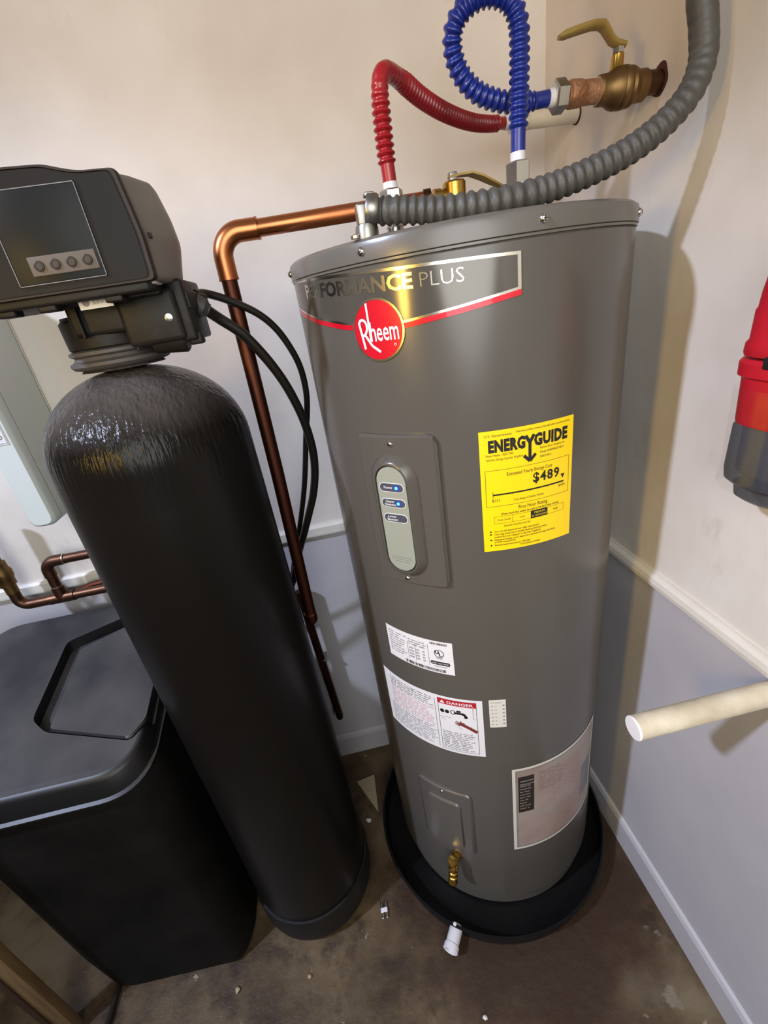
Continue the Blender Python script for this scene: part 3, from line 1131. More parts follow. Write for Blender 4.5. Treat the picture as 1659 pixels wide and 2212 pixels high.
# ------------------------------------------------------------------ drip pan
PX, PY = 0.2370, 0.7760
pan = thing('drip_pan', 'round black plastic drip pan under the grey water heater', 'pan', (PX, PY, 0))
MB().lathe([(0.001, 0.0), (0.290, 0.0), (0.296, 0.004), (0.301, 0.048), (0.3065, 0.051), (0.3075, 0.055), (0.3055, 0.0585), (0.3020, 0.0585), (0.2965, 0.012), (0.290, 0.008), (0.001, 0.008)],
           (PX, PY, 0), n=96).build('tray', M_pan, pan)
od = Vector((-0.58, -0.815, 0)).normalized()
oo = Vector((PX, PY, 0.029)) + od * 0.292
MB().lathe([(0.0125, 0), (0.0125, 0.006), (0.0155, 0.008), (0.0155, 0.040), (0.0175, 0.041), (0.0175, 0.052), (0.015, 0.053), (0.0125, 0.052), (0.0125, 0.030)], oo, od, 24).build('drain_fitting', M_white, pan)
MB().lathe([(0.0001, 0), (0.004, 0.0005), (0.004, 0.002), (0.0001, 0.003)], Vector((PX, PY, 0.0575)) + od * 0.303, (0, 0, 1), 10).build('drain_plug_tab', M_white, pan)


# ------------------------------------------------------------------ flexible connectors
def ribbed(path, r, amp, pitch, plain0, plain1, rplain, smooth_at=None):
    P = spline(path, pitch / 9)
    L = sum((b - a).length for a, b in zip(P, P[1:]))

    def rad(s):
        if s < plain0 or s > L - plain1:
            return rplain
        k = min(1, (s - plain0) / 0.004, (L - plain1 - s) / 0.004)
        am = amp
        if smooth_at:
            d = abs(s - smooth_at[0])
            am = amp * min(1, max(0.06, (d - smooth_at[1]) / 0.03))
        c = math.cos(2 * PI * s / pitch)
        return rplain + (r - rplain) * k + k * am * (math.copysign(abs(c) ** 0.7, c))
    return MB().tube(P, rad, 20), P


def union_nut(name, o, ax, r, h, m, parent):
    return MB().lathe([(r * 0.86, 0), (r, 0.002), (r, h - 0.002), (r * 0.86, h)], o, ax, hexa=True).build(name, m, parent, smooth=False)


# red
red_path = [(0.1487, 0.725, 1.5515), (0.1483, 0.7250, 1.5640), (0.1475, 0.7250, 1.5873), (0.1478, 0.7250, 1.6212), (0.1490, 0.7252, 1.6488), (0.1524, 0.7275, 1.6640), (0.1595, 0.7330, 1.6712), (0.1692, 0.7430, 1.6726),
            (0.1905, 0.7680, 1.6708), (0.2257, 0.8100, 1.6651), (0.2744, 0.8600, 1.6600), (0.3309, 0.9150, 1.6600), (0.3788, 0.9550, 1.6635), (0.4221, 0.9720, 1.6655)]
redh = thing('red_water_connector', 'red ribbed flexible hot water connector rising from the heater lid', 'hose', (0.1487, 0.725, 1.530))
mb, P_ = ribbed(red_path, 0.0107, 0.0019, 0.0086, 0.022, 0.016, 0.0094, (0.130, 0.020))
mb.build('ribbed_hose', M_red, redh)
MB().lathe([(0.0098, 0), (0.0098, 0.009)], (0.1487, 0.725, 1.5455), n=20).build('sleeve', M_white, redh)
union_nut('nut', (0.1487, 0.725, 1.5260), (0, 0, 1), 0.0160, 0.0205, M_chrome, redh)
MB().lathe([(0.0108, 0), (0.0108, 0.008)], (0.420, 0.972, 1.666), (1, 0, 0), 20).build('sleeve', M_white, redh)
union_nut('nut', (0.427, 0.972, 1.666), (1, 0, 0), 0.0165, 0.016, M_chrome, redh)

# blue
blue_path = [(0.3319, 0.725, 1.5600), (0.3325, 0.7250, 1.5883), (0.3343, 0.7250, 1.6320), (0.3356, 0.7250, 1.6740), (0.3340, 0.7250, 1.7020), (0.3225, 0.7268, 1.7215), (0.2995, 0.7310, 1.7305), (0.2768, 0.7370, 1.7270),
             (0.2600, 0.7440, 1.7140), (0.2566, 0.7520, 1.6940), (0.2672, 0.7585, 1.6700), (0.2907, 0.7620, 1.6490), (0.3240, 0.7630, 1.6365), (0.3569, 0.7615, 1.6317), (0.3780, 0.7595, 1.6312), (0.394, 0.759, 1.632)]
bluh = thing('blue_water_connector', 'blue ribbed flexible cold water connector looped above the heater', 'hose', (0.3316, 0.725, 1.530))
mb, P_ = ribbed(blue_path, 0.0116, 0.0017, 0.0094, 0.030, 0.020, 0.0098)
mb.build('ribbed_hose', M_blue, bluh)
MB().lathe([(0.0103, 0), (0.0103, 0.012)], (0.3317, 0.725, 1.5565), n=20).build('sleeve', M_white, bluh)
union_nut('nut', (0.3316, 0.725, 1.5270), (0, 0, 1), 0.0172, 0.031, M_chrome, bluh)
MB().lathe([(0.0112, 0), (0.0112, 0.009)], (0.392, 0.759, 1.632), (1, 0, 0), 20).build('sleeve', M_white, bluh)
union_nut('nut', (0.3995, 0.759, 1.6325), (1, 0, 0), 0.0195, 0.018, M_chrome, bluh)

# ------------------------------------------------------------------ brass ball valve coming out of the right wall
bv = thing('brass_ball_valve', 'brass ball valve with yellow lever on copper pipe from right wall', 'valve', (X0, 0.759, 1.636))
vx = (1, 0, 0)
ov = Vector((0.4175, 0.759, 1.633))
MB().lathe([(0.0125, 0), (0.0150, 0.001), (0.0148, 0.006), (0.0162, 0.0075), (0.0158, 0.022), (0.0148, 0.0235), (0.0142, 0.030), (0.0142, 0.044), (0.0148, 0.050)], ov, vx, 24).build('corroded_adapter', M_corr, bv)
MB().lathe([(0.0155, 0), (0.0155, 0.004)], ov + Vector((0.047, 0, 0)), vx, 24).build('solder_ring', M_solder, bv)
MB().lathe([(0.0155, 0), (0.0175, 0.002), (0.0180, 0.014), (0.0205, 0.018), (0.0235, 0.024), (0.0245, 0.029), (0.0225, 0.031), (0.0245, 0.034), (0.0245, 0.040), (0.022, 0.043), (0.0235, 0.047), (0.0220, 0.052), (0.0185, 0.056), (0.0185, 0.070), (0.0165, 0.072)],
           ov + Vector((0.048, 0, 0)), vx, 24).build('valve_body', M_brassd, bv)
MB().lathe([(0.0110, 0), (0.0085, 0.006), (0.0082, 0.018), (0.0065, 0.020)], ov + Vector((0.076, 0, 0.018)), (0.05, 0, 1), 16).build('valve_bonnet', M_brass, bv)
MB().lathe([(0.0078, 0), (0.0078, 0.006), (0.0052, 0.0065), (0.0052, 0.014)], ov + Vector((0.077, 0, 0.037)), (0.05, 0, 1), hexa=True).build('stem_nut', M_chrome, bv, smooth=False)
ZL = ov.z
lv = []
for x, z, hw in ((0.503, 1.676, 0.006), (0.490, 1.6785, 0.0068), (0.484, 1.682, 0.0075), (0.472, 1.6960, 0.0085), (0.4675, 1.6990, 0.0090), (0.455, 1.6995, 0.0092), (0.435, 1.6965, 0.0088), (0.415, 1.6930, 0.0075), (0.407, 1.6912, 0.0040)):
    lv.append([(x, 0.759 + hw * 1.25 * math.cos(q), z + 0.003 + 0.0046 * min(1, hw / 0.007) * math.sin(q)) for q in [2 * PI * i / 12 for i in range(12)]])
MB().loft(lv).build('lever', M_lever, bv)
MB().lathe([(0.0140, 0), (0.0140, 0.055)], ov + Vector((0.112, 0, 0.002)), vx, 24).build('copper_stub', M_copl, bv)
ho = Flat()
ho.disc(0, 0, 0.0175, 0.0190, 20)
hb = MB()
hv = [(0.5590 - 0.0004, 0.757 + a * (1 + 0.08 * math.sin(i * 1.26)), 1.6365 + b * (1 + 0.07 * math.cos(i * 0.94))) for i, (a, b) in enumerate(ho.v)]
hb.loft([hv, [(x + 0.004, y, z) for x, y, z in hv]])
hb.build('wall_hole', M_hole, bv)

# ------------------------------------------------------------------ white pipe stub that feeds the red connector
st = thing('white_pipe_stub', 'short white plastic pipe from right wall meeting the red hose', 'pipe', (X0, 0.972, 1.664))
MB().lathe([(0.0138, 0), (0.0138, 0.121)], (0.441, 0.972, 1.6655), vx, 24).build('pipe', M_pvc, st)
MB().lathe([(0.0168, 0), (0.0172, 0.001), (0.0172, 0.018), (0.0150, 0.019)], (0.441, 0.972, 1.6655), vx, 24).build('coupling', M_pvc, st)
MB().lathe([(0.0145, 0), (0.0152, 0.003)], (0.5565, 0.972, 1.6645), vx, 20).build('wall_hole', M_hole, st)

# ------------------------------------------------------------------ grey flexible conduit
cp = [(0.1125, 0.657, 1.5150), (0.1222, 0.655, 1.5130), (0.1375, 0.647, 1.5105), (0.1885, 0.638, 1.5035), (0.2475, 0.632, 1.5017), (0.307, 0.632, 1.5055), (0.3685, 0.632, 1.516), (0.428, 0.630, 1.533), (0.471, 0.628, 1.554),
      (0.503, 0.626, 1.581), (0.519, 0.630, 1.612), (0.5165, 0.632, 1.645), (0.510, 0.634, 1.675), (0.505, 0.638, 1.74), (0.503, 0.640, 1.82)]
cond = thing('flexible_conduit', 'thick grey ribbed electrical conduit curving over the heater lid', 'conduit', (0.0985, 0.66, 1.484))
Pc = spline(cp, 0.00105)
Lc = sum((b - a).length for a, b in zip(Pc, Pc[1:]))


def crad(s):
    k = max(0.0, min(1.0, (0.47 - s) / 0.12))          # ribs fade where the tube hangs straight
    c = math.cos(2 * PI * s / (0.0088 + 0.0035 * min(1, s / 0.2)))
    return 0.0151 + (0.0013 * k + 0.00018) * math.copysign(abs(c) ** 0.75, c)


MB().tube(Pc, crad, 24).build('ribbed_tube', M_cond, cond)
ca = (Pc[8] - Pc[0]).normalized()
MB().lathe([(0.0175, -0.012), (0.0185, -0.010), (0.0185, 0.000), (0.0170, 0.003)], Pc[0], ca, 24).build('clamp_collar', M_dull, cond)
el = MB().lathe([(0.0150, 0), (0.0150, 0.012), (0.0135, 0.018)], (0.0985, 0.662, 1.484), (0.05, 0, 1), 20)
el.box(0.088, 0.103, 0.652, 0.672, 1.500, 1.525, 0.003)
el.build('connector_elbow', M_dull, cond)
MB().box(0.100, 0.112, 0.650, 0.664, 1.5300, 1.5345, 0.001).build('clamp_ear', M_dull, cond)

# ------------------------------------------------------------------ copper discharge pipe
cdp = thing('copper_discharge_pipe', 'bright copper relief pipe running left from heater lid then straight down', 'pipe', (-0.1, 0.805, 0.82))
CR = 0.0122
PYD = 0.805
MB().tube([Vector((0.2118, 0.7686, 1.535)), Vector((0.1049, 0.7820, 1.5357)), Vector((-0.0500, 0.8040, 1.5362))], 0.0120, 24).build('pipe', M_copper, cdp)
MB().lathe([(0.0144, 0), (0.0144, 0.010)], (0.2055, 0.7690, 1.5350), (1, -0.12, 0), 20).build('solder_ring', M_copl, cdp)
ep = []
for i in range(13):
    a = PI / 2 * i / 12
    ep.append(Vector((-0.0693 - 0.0336 * math.sin(a), PYD, 1.5026 + 0.0336 * math.cos(a))))
MB().tube([Vector((-0.0445, PYD - 0.001, 1.5362)), Vector((-0.0580, PYD, 1.5362))] + ep + [Vector((-0.1031, PYD, 1.4896)), Vector((-0.1033, PYD, 1.4741))], 0.0147, 24).build('elbow', M_copper, cdp)
MB().lathe([(0.0153, 0), (0.0153, 0.0025)], (-0.0442, PYD - 0.001, 1.5362), (1, -0.1, 0), 24).build('elbow_rim', M_copper, cdp)
MB().lathe([(0.0153, 0), (0.0153, 0.0025)], (-0.1033, PYD, 1.4746), (0, 0, 1), 24).build('elbow_rim', M_copper, cdp)
MB().tube([Vector((-0.1033, PYD, 1.4820)), Vector((-0.1079, PYD, 1.1521)), Vector((-0.1169, PYD, 0.8223))], CR, 24).build('drop_pipe', M_copd, cdp)
MB().lathe([(0.0138, 0), (0.0138, 0.0032)], (-0.1165, PYD, 0.8328), (-0.03, 0, -1), 24).build('cap_rim', M_copper, cdp)
MB().lathe([(0.0134, 0), (0.0134, 0.018), (0.0115, 0.0235), (0.0066, 0.0273), (0.0005, 0.0285)], (-0.1166, PYD, 0.8302), (-0.03, 0, -1), 24).build('end_cap', M_copd, cdp)

# dark pipe hanging lower down against the back wall
o = MB().tube([Vector((-0.168, 1.066, 0.72)), Vector((-0.160, 1.066, 0.50)), Vector((-0.149, 1.066, 0.215)), Vector((-0.1485, 1.066, 0.205)), Vector((-0.1480, 1.066, 0.200))],
              lambda s: 0.0118 if s < 0.514 else (0.0095 if s < 0.519 else 0.004), 20)
lp = thing('dark_drain_pipe', 'dark brown copper pipe low on back wall between the two tanks', 'pipe', (-0.15, 1.066, 0.2))
o.build('pipe', M_copd, lp)
MB().box(-0.166, -0.142, 1.056, Y0, 0.46, 0.466, 0.001).build('pipe_strap', M_dull, lp)
MB().box(-0.166, -0.142, 1.056, Y0, 0.235, 0.241, 0.001).build('pipe_strap', M_dull, lp)

# ------------------------------------------------------------------ water softener
SX, SY, SR = -0.2712, 0.7351, 0.1464
soft = thing('water_softener', 'tall black water softener cylinder with grey control head on top', 'water softener', (SX, SY, 0))
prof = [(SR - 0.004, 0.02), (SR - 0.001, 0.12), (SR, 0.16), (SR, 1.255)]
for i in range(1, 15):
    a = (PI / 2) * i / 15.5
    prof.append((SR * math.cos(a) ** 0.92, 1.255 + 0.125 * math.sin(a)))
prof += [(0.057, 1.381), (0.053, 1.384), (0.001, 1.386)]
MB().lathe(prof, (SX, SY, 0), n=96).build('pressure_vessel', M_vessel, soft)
MB().lathe([(0.120, 0.0), (0.135, 0.006), (0.146, 0.022), (0.1505, 0.045), (0.1515, 0.105), (0.1500, 0.113), (0.1455, 0.114)], (SX, SY, 0), n=72).build('base_boot', M_boot, soft)
MB().lathe([(0.052, 1.383), (0.063, 1.386), (0.0665, 1.390), (0.0665, 1.394), (0.060, 1.397), (0.058, 1.401), (0.0635, 1.404), (0.0635, 1.408), (0.055, 1.411)], (SX, SY, 0), n=48).build('neck_flange', M_flange, soft)
vb = MB().lathe([(0.055, 1.408), (0.0600, 1.412), (0.0610, 1.445), (0.057, 1.449), (0.057, 1.452), (0.001, 1.452)], (SX, SY, 0), n=40)
vb.box(-0.296, -0.180, 0.672, 0.80, 1.425, 1.466, 0.006)
vb.box(-0.232, -0.158, 0.665, 0.775, 1.404, 1.468, 0.007)
vb.box(-0.226, -0.222, 0.6705, 0.685, 1.400, 1.446, 0.001)
vb.lathe([(0.020, 0), (0.020, 0.040), (0.017, 0.043)], (-0.205, 0.69, 1.412), (1, 0, -0.1), 20)
valve = vb.build('valve_body', M_valve, soft)
by = MB().box(-0.166, -0.146, 0.672, 0.775, 1.402, 1.476, 0.004)
by.box(-0.160, -0.142, 0.680, 0.700, 1.396, 1.412, 0.003)
by.box(-0.152, -0.143, 0.676, 0.770, 1.440, 1.462, 0.002)
by.lathe([(0.010, 0), (0.010, 0.014), (0.008, 0.016)], (-0.148, 0.738, 1.452), (1, 0.2, -0.3), 14)
by.build('bypass_block', M_valve, valve)
MB().lathe([(0.014, 0), (0.015, 0.002), (0.015, 0.012), (0.009, 0.018), (0.009, 0.020)], (-0.150, 0.735, 1.447), (1, 0.3, -0.7), 16).build('hose_fitting', M_flange, valve)
MB().lathe([(0.005, 0), (0.005, 0.002), (0.001, 0.003)], (-0.172, 0.665, 1.433), (0.1, -1, 0), 12).build('body_screw', M_chrome, valve)
nt_ = MB()
nt_.box(-0.262, -0.2235, 0.640, 0.6425, 1.4545, 1.4690)
tagp = nt_.build('serial_label', M_labg, soft)
fl = Flat()
fl.ring(-0.2535, 1.4618, 0.0042, 0.0042, 0.0042, 14)
fl.fit('SERVICE', -0.2460, -0.2270, 1.4590, 0.006)
fl.build('label_print', M_grink, tagp, lambda u, v: (u, 0.6395, v))
MB().box(-0.282, -0.2785, 0.664, 0.672, 1.424, 1.474, 0.001).build('cable_bracket', M_valve, soft)

# control head
cx0, cx1, hy0, hy1, hz0, hz1 = -0.386, -0.158, 0.612, 0.742, 1.472, 1.594


def head_outline(b=0.0, t=0.0):
    """front view (x, z) of the cover: hump at left, square right shoulder; b bulges the ends, t lifts the top"""
    pts = [(cx0 - b * .4, hz0), (cx1 + b * .35, hz0), (cx1 + 0.001 + b, hz0 + 0.045), (cx1 - 0.002 + b, hz0 + 0.075), (cx1 - 0.006 + b * .7, hz0 + 0.1075 + t),
           (-0.201, hz0 + 0.1085 + t), (-0.216, hz0 + 0.1120 + t), (-0.234, hz0 + 0.1175 + t), (-0.272, hz0 + 0.1190 + t), (cx0 + 0.04, hz0 + 0.117 + t), (cx0 + 0.006 - b * .7, hz0 + 0.1075 + t), (cx0 - b, hz0 + 0.05)]
    return rounded(pts, 0.007, 4)


def ring_y(pts, y):
    return [(x, y, z) for x, z in pts]


def shrink(pts, k):
    cx, cz = (cx0 + cx1) / 2, (hz0 + hz1) / 2
    return [(cx + (x - cx) * k, cz + (z - cz) * k) for x, z in pts]


HO = head_outline()
HB = head_outline(0.016, 0.004)
HM = head_outline(0.006, 0.001)
cov = MB().loft([ring_y(shrink(HO, 0.955), hy0 + 0.010), ring_y(shrink(HO, 0.97), hy0 + 0.014), ring_y(HM, hy0 + 0.040), ring_y(HB, hy0 + 0.085), ring_y(shrink(HB, 0.985), hy0 + 0.110), ring_y(shrink(HB, 0.94), hy0 + 0.126), ring_y(shrink(HB, 0.88), hy0 + 0.131)])
cover = cov.build('head_cover', M_head, soft)
fp = MB().loft([ring_y(shrink(HO, 0.985), hy0 + 0.013), ring_y(shrink(HO, 1.0), hy0 + 0.009), ring_y(shrink(HO, 1.0), hy0 + 0.003), ring_y(shrink(HO, 0.985), hy0), ring_y(shrink(HO, 0.955), hy0), ring_y(shrink(HO, 0.945), hy0 + 0.002)])
face = fp.build('front_panel', M_bezrim, soft)
MB().loft([ring_y(shrink(HO, 0.942), hy0 + 0.0030), ring_y(shrink(HO, 0.935), hy0 + 0.0010)]).build('panel_inlay', M_bezel, face)
wf = MB()
for x0_, x1_, z0_, z1_ in ((-0.302, -0.2085, 0.0115, 0.0123), (-0.302, -0.2085, 0.0992, 0.1000), (-0.3020, -0.3012, 0.0115, 0.1), (-0.2092, -0.2085, 0.0115, 0.1)):
    wf.box(x0_, x1_, hy0 - 0.0011, hy0 + 0.001, hz0 + z0_, hz0 + z1_)
wf.build('window_outline', M_grink, face)
MB().box(-0.3015, -0.2085, hy0 - 0.0008, hy0 + 0.003, hz0 + 0.012, hz0 + 0.100, 0.0012).build('window', M_window, face)
kp = MB().box(-0.2835, -0.2125, hy0 - 0.0022, hy0 + 0.002, hz0 + 0.0195, hz0 + 0.0385, 0.0008).build('keypad', M_keypad, soft)
for i in range(4):
    MB().lathe([(0.0056, 0), (0.0054, 0.0014), (0.0038, 0.0022), (0.0036, 0.0016), (0.0002, 0.0018)], (-0.2735 + 0.0170 * i, hy0 - 0.002, hz0 + 0.029), (0, -1, 0), 16).build('button', M_button, kp)
bp_ = MB().box(cx0 + 0.004, cx1 - 0.012, hy0 + 0.006, hy1 - 0.01, hz0 - 0.009, hz0 + 0.004, 0.003)
for q in (-0.345, -0.300, -0.225):
    bp_.box(q, q + 0.020, hy0 + 0.010, hy0 + 0.03, hz0 - 0.015, hz0 - 0.006, 0.002)
bp_.box(-0.300, -0.170, 0.650, 0.735, hz0 - 0.012, hz0 - 0.004, 0.002)
bp_.build('base_plate', M_valve, soft)
MB().box(-0.186, -0.166, hy0 + 0.02, hy0 + 0.05, hz0 - 0.0015, hz0 + 0.0035, 0.001).build('latch', M_trim, soft)
MB().box(cx1 - 0.0015, cx1 + 0.0035, hy0 + 0.022, hy0 + 0.028, hz0 + 0.044, hz0 + 0.050, 0.001).build('side_latch', M_bezrim, soft)

# ------------------------------------------------------------------ black tubes from the softener head
tu = [(-0.147, 0.742, 1.460), (-0.137, 0.765, 1.4595), (-0.111, 0.785, 1.4475), (-0.075, 0.804, 1.424), (-0.051, 0.819, 1.396), (-0.034, 0.833, 1.358), (-0.026, 0.848, 1.322), (-0.026, 0.863, 1.280), (-0.033, 0.877, 1.240), (-0.046, 0.892, 1.190),
      (-0.062, 0.907, 1.124), (-0.075, 0.921, 1.075), (-0.091, 0.936, 1.023), (-0.113, 0.951, 0.959), (-0.142, 0.965, 0.880), (-0.175, 0.985, 0.80), (-0.26, 1.02, 0.70), (-0.40, 1.04, 0.62)]
tag(MB().tube(spline(tu, 0.006), 0.0058, 14).build('drain_tube', M_hose),
    'upper thinner black tube arching right from the softener head', 'tube', 'black tubes from the softener head')
tl = [(-0.138, 0.739, 1.438), (-0.126, 0.758, 1.4235), (-0.101, 0.771, 1.398), (-0.078, 0.787, 1.360), (-0.059, 0.803, 1.316), (-0.046, 0.819, 1.269), (-0.039, 0.834, 1.224), (-0.037, 0.850, 1.172), (-0.043, 0.866, 1.122), (-0.057, 0.881, 1.070), (-0.076, 0.897, 1.022),
      (-0.099, 0.913, 0.968), (-0.118, 0.929, 0.925), (-0.140, 0.944, 0.872), (-0.168, 0.955, 0.81), (-0.25, 0.965, 0.72), (-0.38, 0.97, 0.64)]
tag(MB().tube(spline(tl, 0.006), 0.0080, 14).build('brine_tube', M_hose),
    'lower thicker black tube drooping from the softener hose fitting', 'tube', 'black tubes from the softener head')

# ------------------------------------------------------------------ brine tank
brine = thing('brine_tank', 'black plastic salt tank with dusty lid left of the softener', 'tank', (-0.67, 0.81, 0))
SLOPE = 0.25


def zl(base):
    return lambda x, y: base + SLOPE * (y - 0.59)


foot = rounded([(-0.755, 0.606), (-0.462, 0.596), (-0.440, 0.650), (-0.440, 0.985), (-0.480, 1.020), (-0.860, 1.020), (-0.900, 0.985), (-0.900, 0.700)], 0.03, 5)
top_ = rounded([(-0.800, 0.602), (-0.480, 0.600), (-0.446, 0.650), (-0.446, 0.985), (-0.480, 1.020), (-0.860, 1.020), (-0.900, 0.985), (-0.900, 0.680)], 0.03, 5)
zb = zl(0.688)
rings = [[(x, y, 0.0) for x, y in inset(foot, 0.012)], [(x, y, 0.012) for x, y in foot]]
for t in (0.25, 0.5, 0.75, 1.0):
    rings.append([(a[0] + (b[0] - a[0]) * t, a[1] + (b[1] - a[1]) * t, 0.012 + (zb(*b) - 0.012) * t) for a, b in zip(foot, top_)])
MB().loft(rings).build('salt_bin', M_brine, brine)
lo = rounded([(-0.905, 0.588), (-0.448, 0.588), (-0.440, 1.026), (-0.905, 1.026)], 0.085, 10)
rings = []
for d_, b_ in ((0.000, 0.676), (-0.003, 0.680), (-0.003, 0.684), (0.003, 0.686), (0.004, 0.690), (0.010, 0.718), (0.014, 0.7235), (0.020, 0.7255), (0.030, 0.7260)):
    f_ = zl(b_)
    rings.append([(x, y, f_(x, y)) for x, y in inset(lo, d_)])
lidb = MB().loft(rings).build('bin_lid', M_blid, brine)
f0, f1 = zl(0.700), zl(0.80)
cut = MB().prism(rounded([(-0.692, 0.745), (-0.655, 0.712), (-0.478, 0.655), (-0.452, 0.69), (-0.452, 0.945), (-0.500, 0.975), (-0.575, 0.962), (-0.688, 0.925)], 0.012, 3), f0, f1).build('cutter', M_blid, smooth=False)
bo = lidb.modifiers.new('recess', 'BOOLEAN')
bo.object = cut
bo.operation = 'DIFFERENCE'
bo.solver = 'EXACT'
dg = bpy.context.evaluated_depsgraph_get()
nm = bpy.data.meshes.new_from_object(lidb.evaluated_get(dg))
lidb.modifiers.clear()
lidb.data = nm
for p in nm.polygons:                      # the level faces are truly flat
    if p.normal.z > 0.93:
        p.use_smooth = False
bpy.data.objects.remove(cut)
g0, g1 = zl(0.700), zl(0.7255)
fo = rounded([(-0.652, 0.7155), (-0.482, 0.6605), (-0.457, 0.692), (-0.457, 0.925), (-0.503, 0.952), (-0.560, 0.936), (-0.652, 0.898)], 0.010, 4)
MB().loft([[(x, y, g0(x, y)) for x, y in fo], [(x, y, g1(x, y) - 0.003) for x, y in fo], [(x, y, g1(x, y)) for x, y in inset(fo, 0.003)]]).build('fill_hatch', M_blid, brine)

# ------------------------------------------------------------------ pale box on the back wall
cab = thing('narrow_wall_box', 'narrow white metal box with rounded bottom mounted on left back wall', 'box', (-0.61, Y0, 1.09))


def side_outline(x0, x1, zb_, zt_2, r):
    return rounded([(x0, zb_), (x1, zb_), (x1, zt_2), (x0, zt_2)], r, 8)


so = side_outline(-0.640, -0.5875, 1.092, 1.56, 0.020)
MB().loft([[(x, y, z) for x, z in so] for y in (Y0 - 0.002, 0.962)]).build('box_body', M_cab, cab)
so2 = side_outline(-0.638, -0.5895, 1.094, 1.558, 0.019)
MB().loft([[(x, y, z) for x, z in so2] for y in (0.964, 0.9585)]).build('box_seam', M_seam, cab)
so3 = [shrinkp for shrinkp in so]
cxb, czb = -0.6137, 1.326
MB().loft([[(x, y, z) for x, z in [(cxb + (x - cxb) * k, czb + (z - czb) * (1 - (1 - k) * 0.12)) for x, z in so]] for k, y in ((1, 0.9590), (1, 0.942), (0.93, 0.936), (0.78, 0.932))]).build('box_cover', M_cab, cab)
lb = MB().box(-0.6275, -0.5985, 0.9305, 0.9325, 1.270, 1.372).build('box_label', M_lab, cab)
fl = Flat()
fl.frame(-0.6265, -0.5995, 1.272, 1.370, 0.0008, 2)
fl.text('TO', -0.6135, 1.280, 0.014, align='CENTER', bold=0.02)
for q in (1.305, 1.318, 1.331, 1.344):
    fl.rect(-0.622, -0.604, q, q + 0.003)
fl.build('label_print', M_grink, lb, lambda u, v: (u, 0.9302, v))
MB().box(-0.5865, -0.5855, 1.086, Y0 - 0.001, 1.10, 1.555).build('white_edge_strip', M_trim, cab)  # thin white strip where the box side meets the wall

# ------------------------------------------------------------------ copper manifold low on the left
man = thing('copper_pipe_loop', 'aged copper pipe loop with tee and valve behind the salt tank', 'pipe', (-0.7, 1.03, 0.87))
MB().tube([Vector((-0.42, 1.03, 0.972)), Vector((-0.55, 1.03, 0.972)), Vector((-0.685, 1.03, 0.972))], 0.0112, 20).build('upper_pipe', M_copl, man)
pts = [Vector((-0.672, 1.03, 0.972)), Vector((-0.690, 1.03, 0.972))] + [Vector((-0.695 - 0.024 * math.sin(PI / 2 * i / 10), 1.03, 0.948 + 0.024 * math.cos(PI / 2 * i / 10))) for i in range(11)] + [Vector((-0.719, 1.03, 0.935))]
MB().tube(pts, 0.0132, 20).build('elbow', M_copl, man)
MB().lathe([(0.0136, 0), (0.0136, 0.002)], (-0.673, 1.03, 0.972), vx, 20).build('solder_ring', M_solder, man)
MB().tube([Vector((-0.719, 1.03, 0.94)), Vector((-0.720, 1.03, 0.91)), Vector((-0.720, 1.03, 0.875))], 0.0114, 20).build('riser', M_copl, man)
MB().lathe([(0.0136, 0), (0.0136, 0.002)], (-0.720, 1.03, 0.904), (0, 0, 1), 20).build('solder_ring', M_solder, man)
te = MB().tube([Vector((-0.748, 1.03, 0.872)), Vector((-0.72, 1.03, 0.872)), Vector((-0.690, 1.03, 0.872))], 0.0134, 20)
te.tube([Vector((-0.720, 1.03, 0.872)), Vector((-0.720, 1.03, 0.885)), Vector((-0.720, 1.03, 0.903))], 0.0134, 20)
te.build('tee', M_copl, man)
MB().tube([Vector((-0.42, 1.03, 0.872)), Vector((-0.55, 1.03, 0.872)), Vector((-0.70, 1.03, 0.872))], 0.0112, 20).build('lower_pipe', M_copl, man)
MB().tube([Vector((-0.42, 1.062, 0.878)), Vector((-0.55, 1.062, 0.878)), Vector((-0.66, 1.055, 0.876)), Vector((-0.69, 1.04, 0.873))], 0.0085, 16).build('branch_pipe', M_copd, man)
pts = [Vector((-0.735, 1.03, 0.872)), Vector((-0.785, 1.03, 0.872))] + [Vector((-0.795 - 0.022 * math.sin(PI / 2 * i / 10), 1.03, 0.894 - 0.022 * math.cos(PI / 2 * i / 10))) for i in range(11)] + [Vector((-0.817, 1.03, 0.915))]
MB().tube(pts, 0.0122, 20).build('elbow', M_copl, man)
vv = MB().lathe([(0.0132, 0), (0.0132, 0.020), (0.0175, 0.022), (0.0175, 0.036), (0.020, 0.042), (0.021, 0.058), (0.0175, 0.066), (0.0175, 0.082), (0.013, 0.084), (0.013, 0.20)], (-0.817, 1.03, 0.912), n=20)
vv.lathe([(0.009, 0), (0.009, 0.030)], (-0.817, 1.02, 0.963), (0, -1, 0), 14)
vv = vv.build('stop_valve', M_brassd, man)
lv = []
for x, z, hw in ((-0.830, 0.960, 0.006), (-0.812, 0.975, 0.007), (-0.800, 1.000, 0.007), (-0.793, 1.030, 0.006)):
    lv.append([(x - hw, 0.986, z), (x + hw, 0.986, z), (x + hw, 0.990, z), (x - hw, 0.990, z)])
MB().loft(lv).build('red_handle', M_redh, vv)

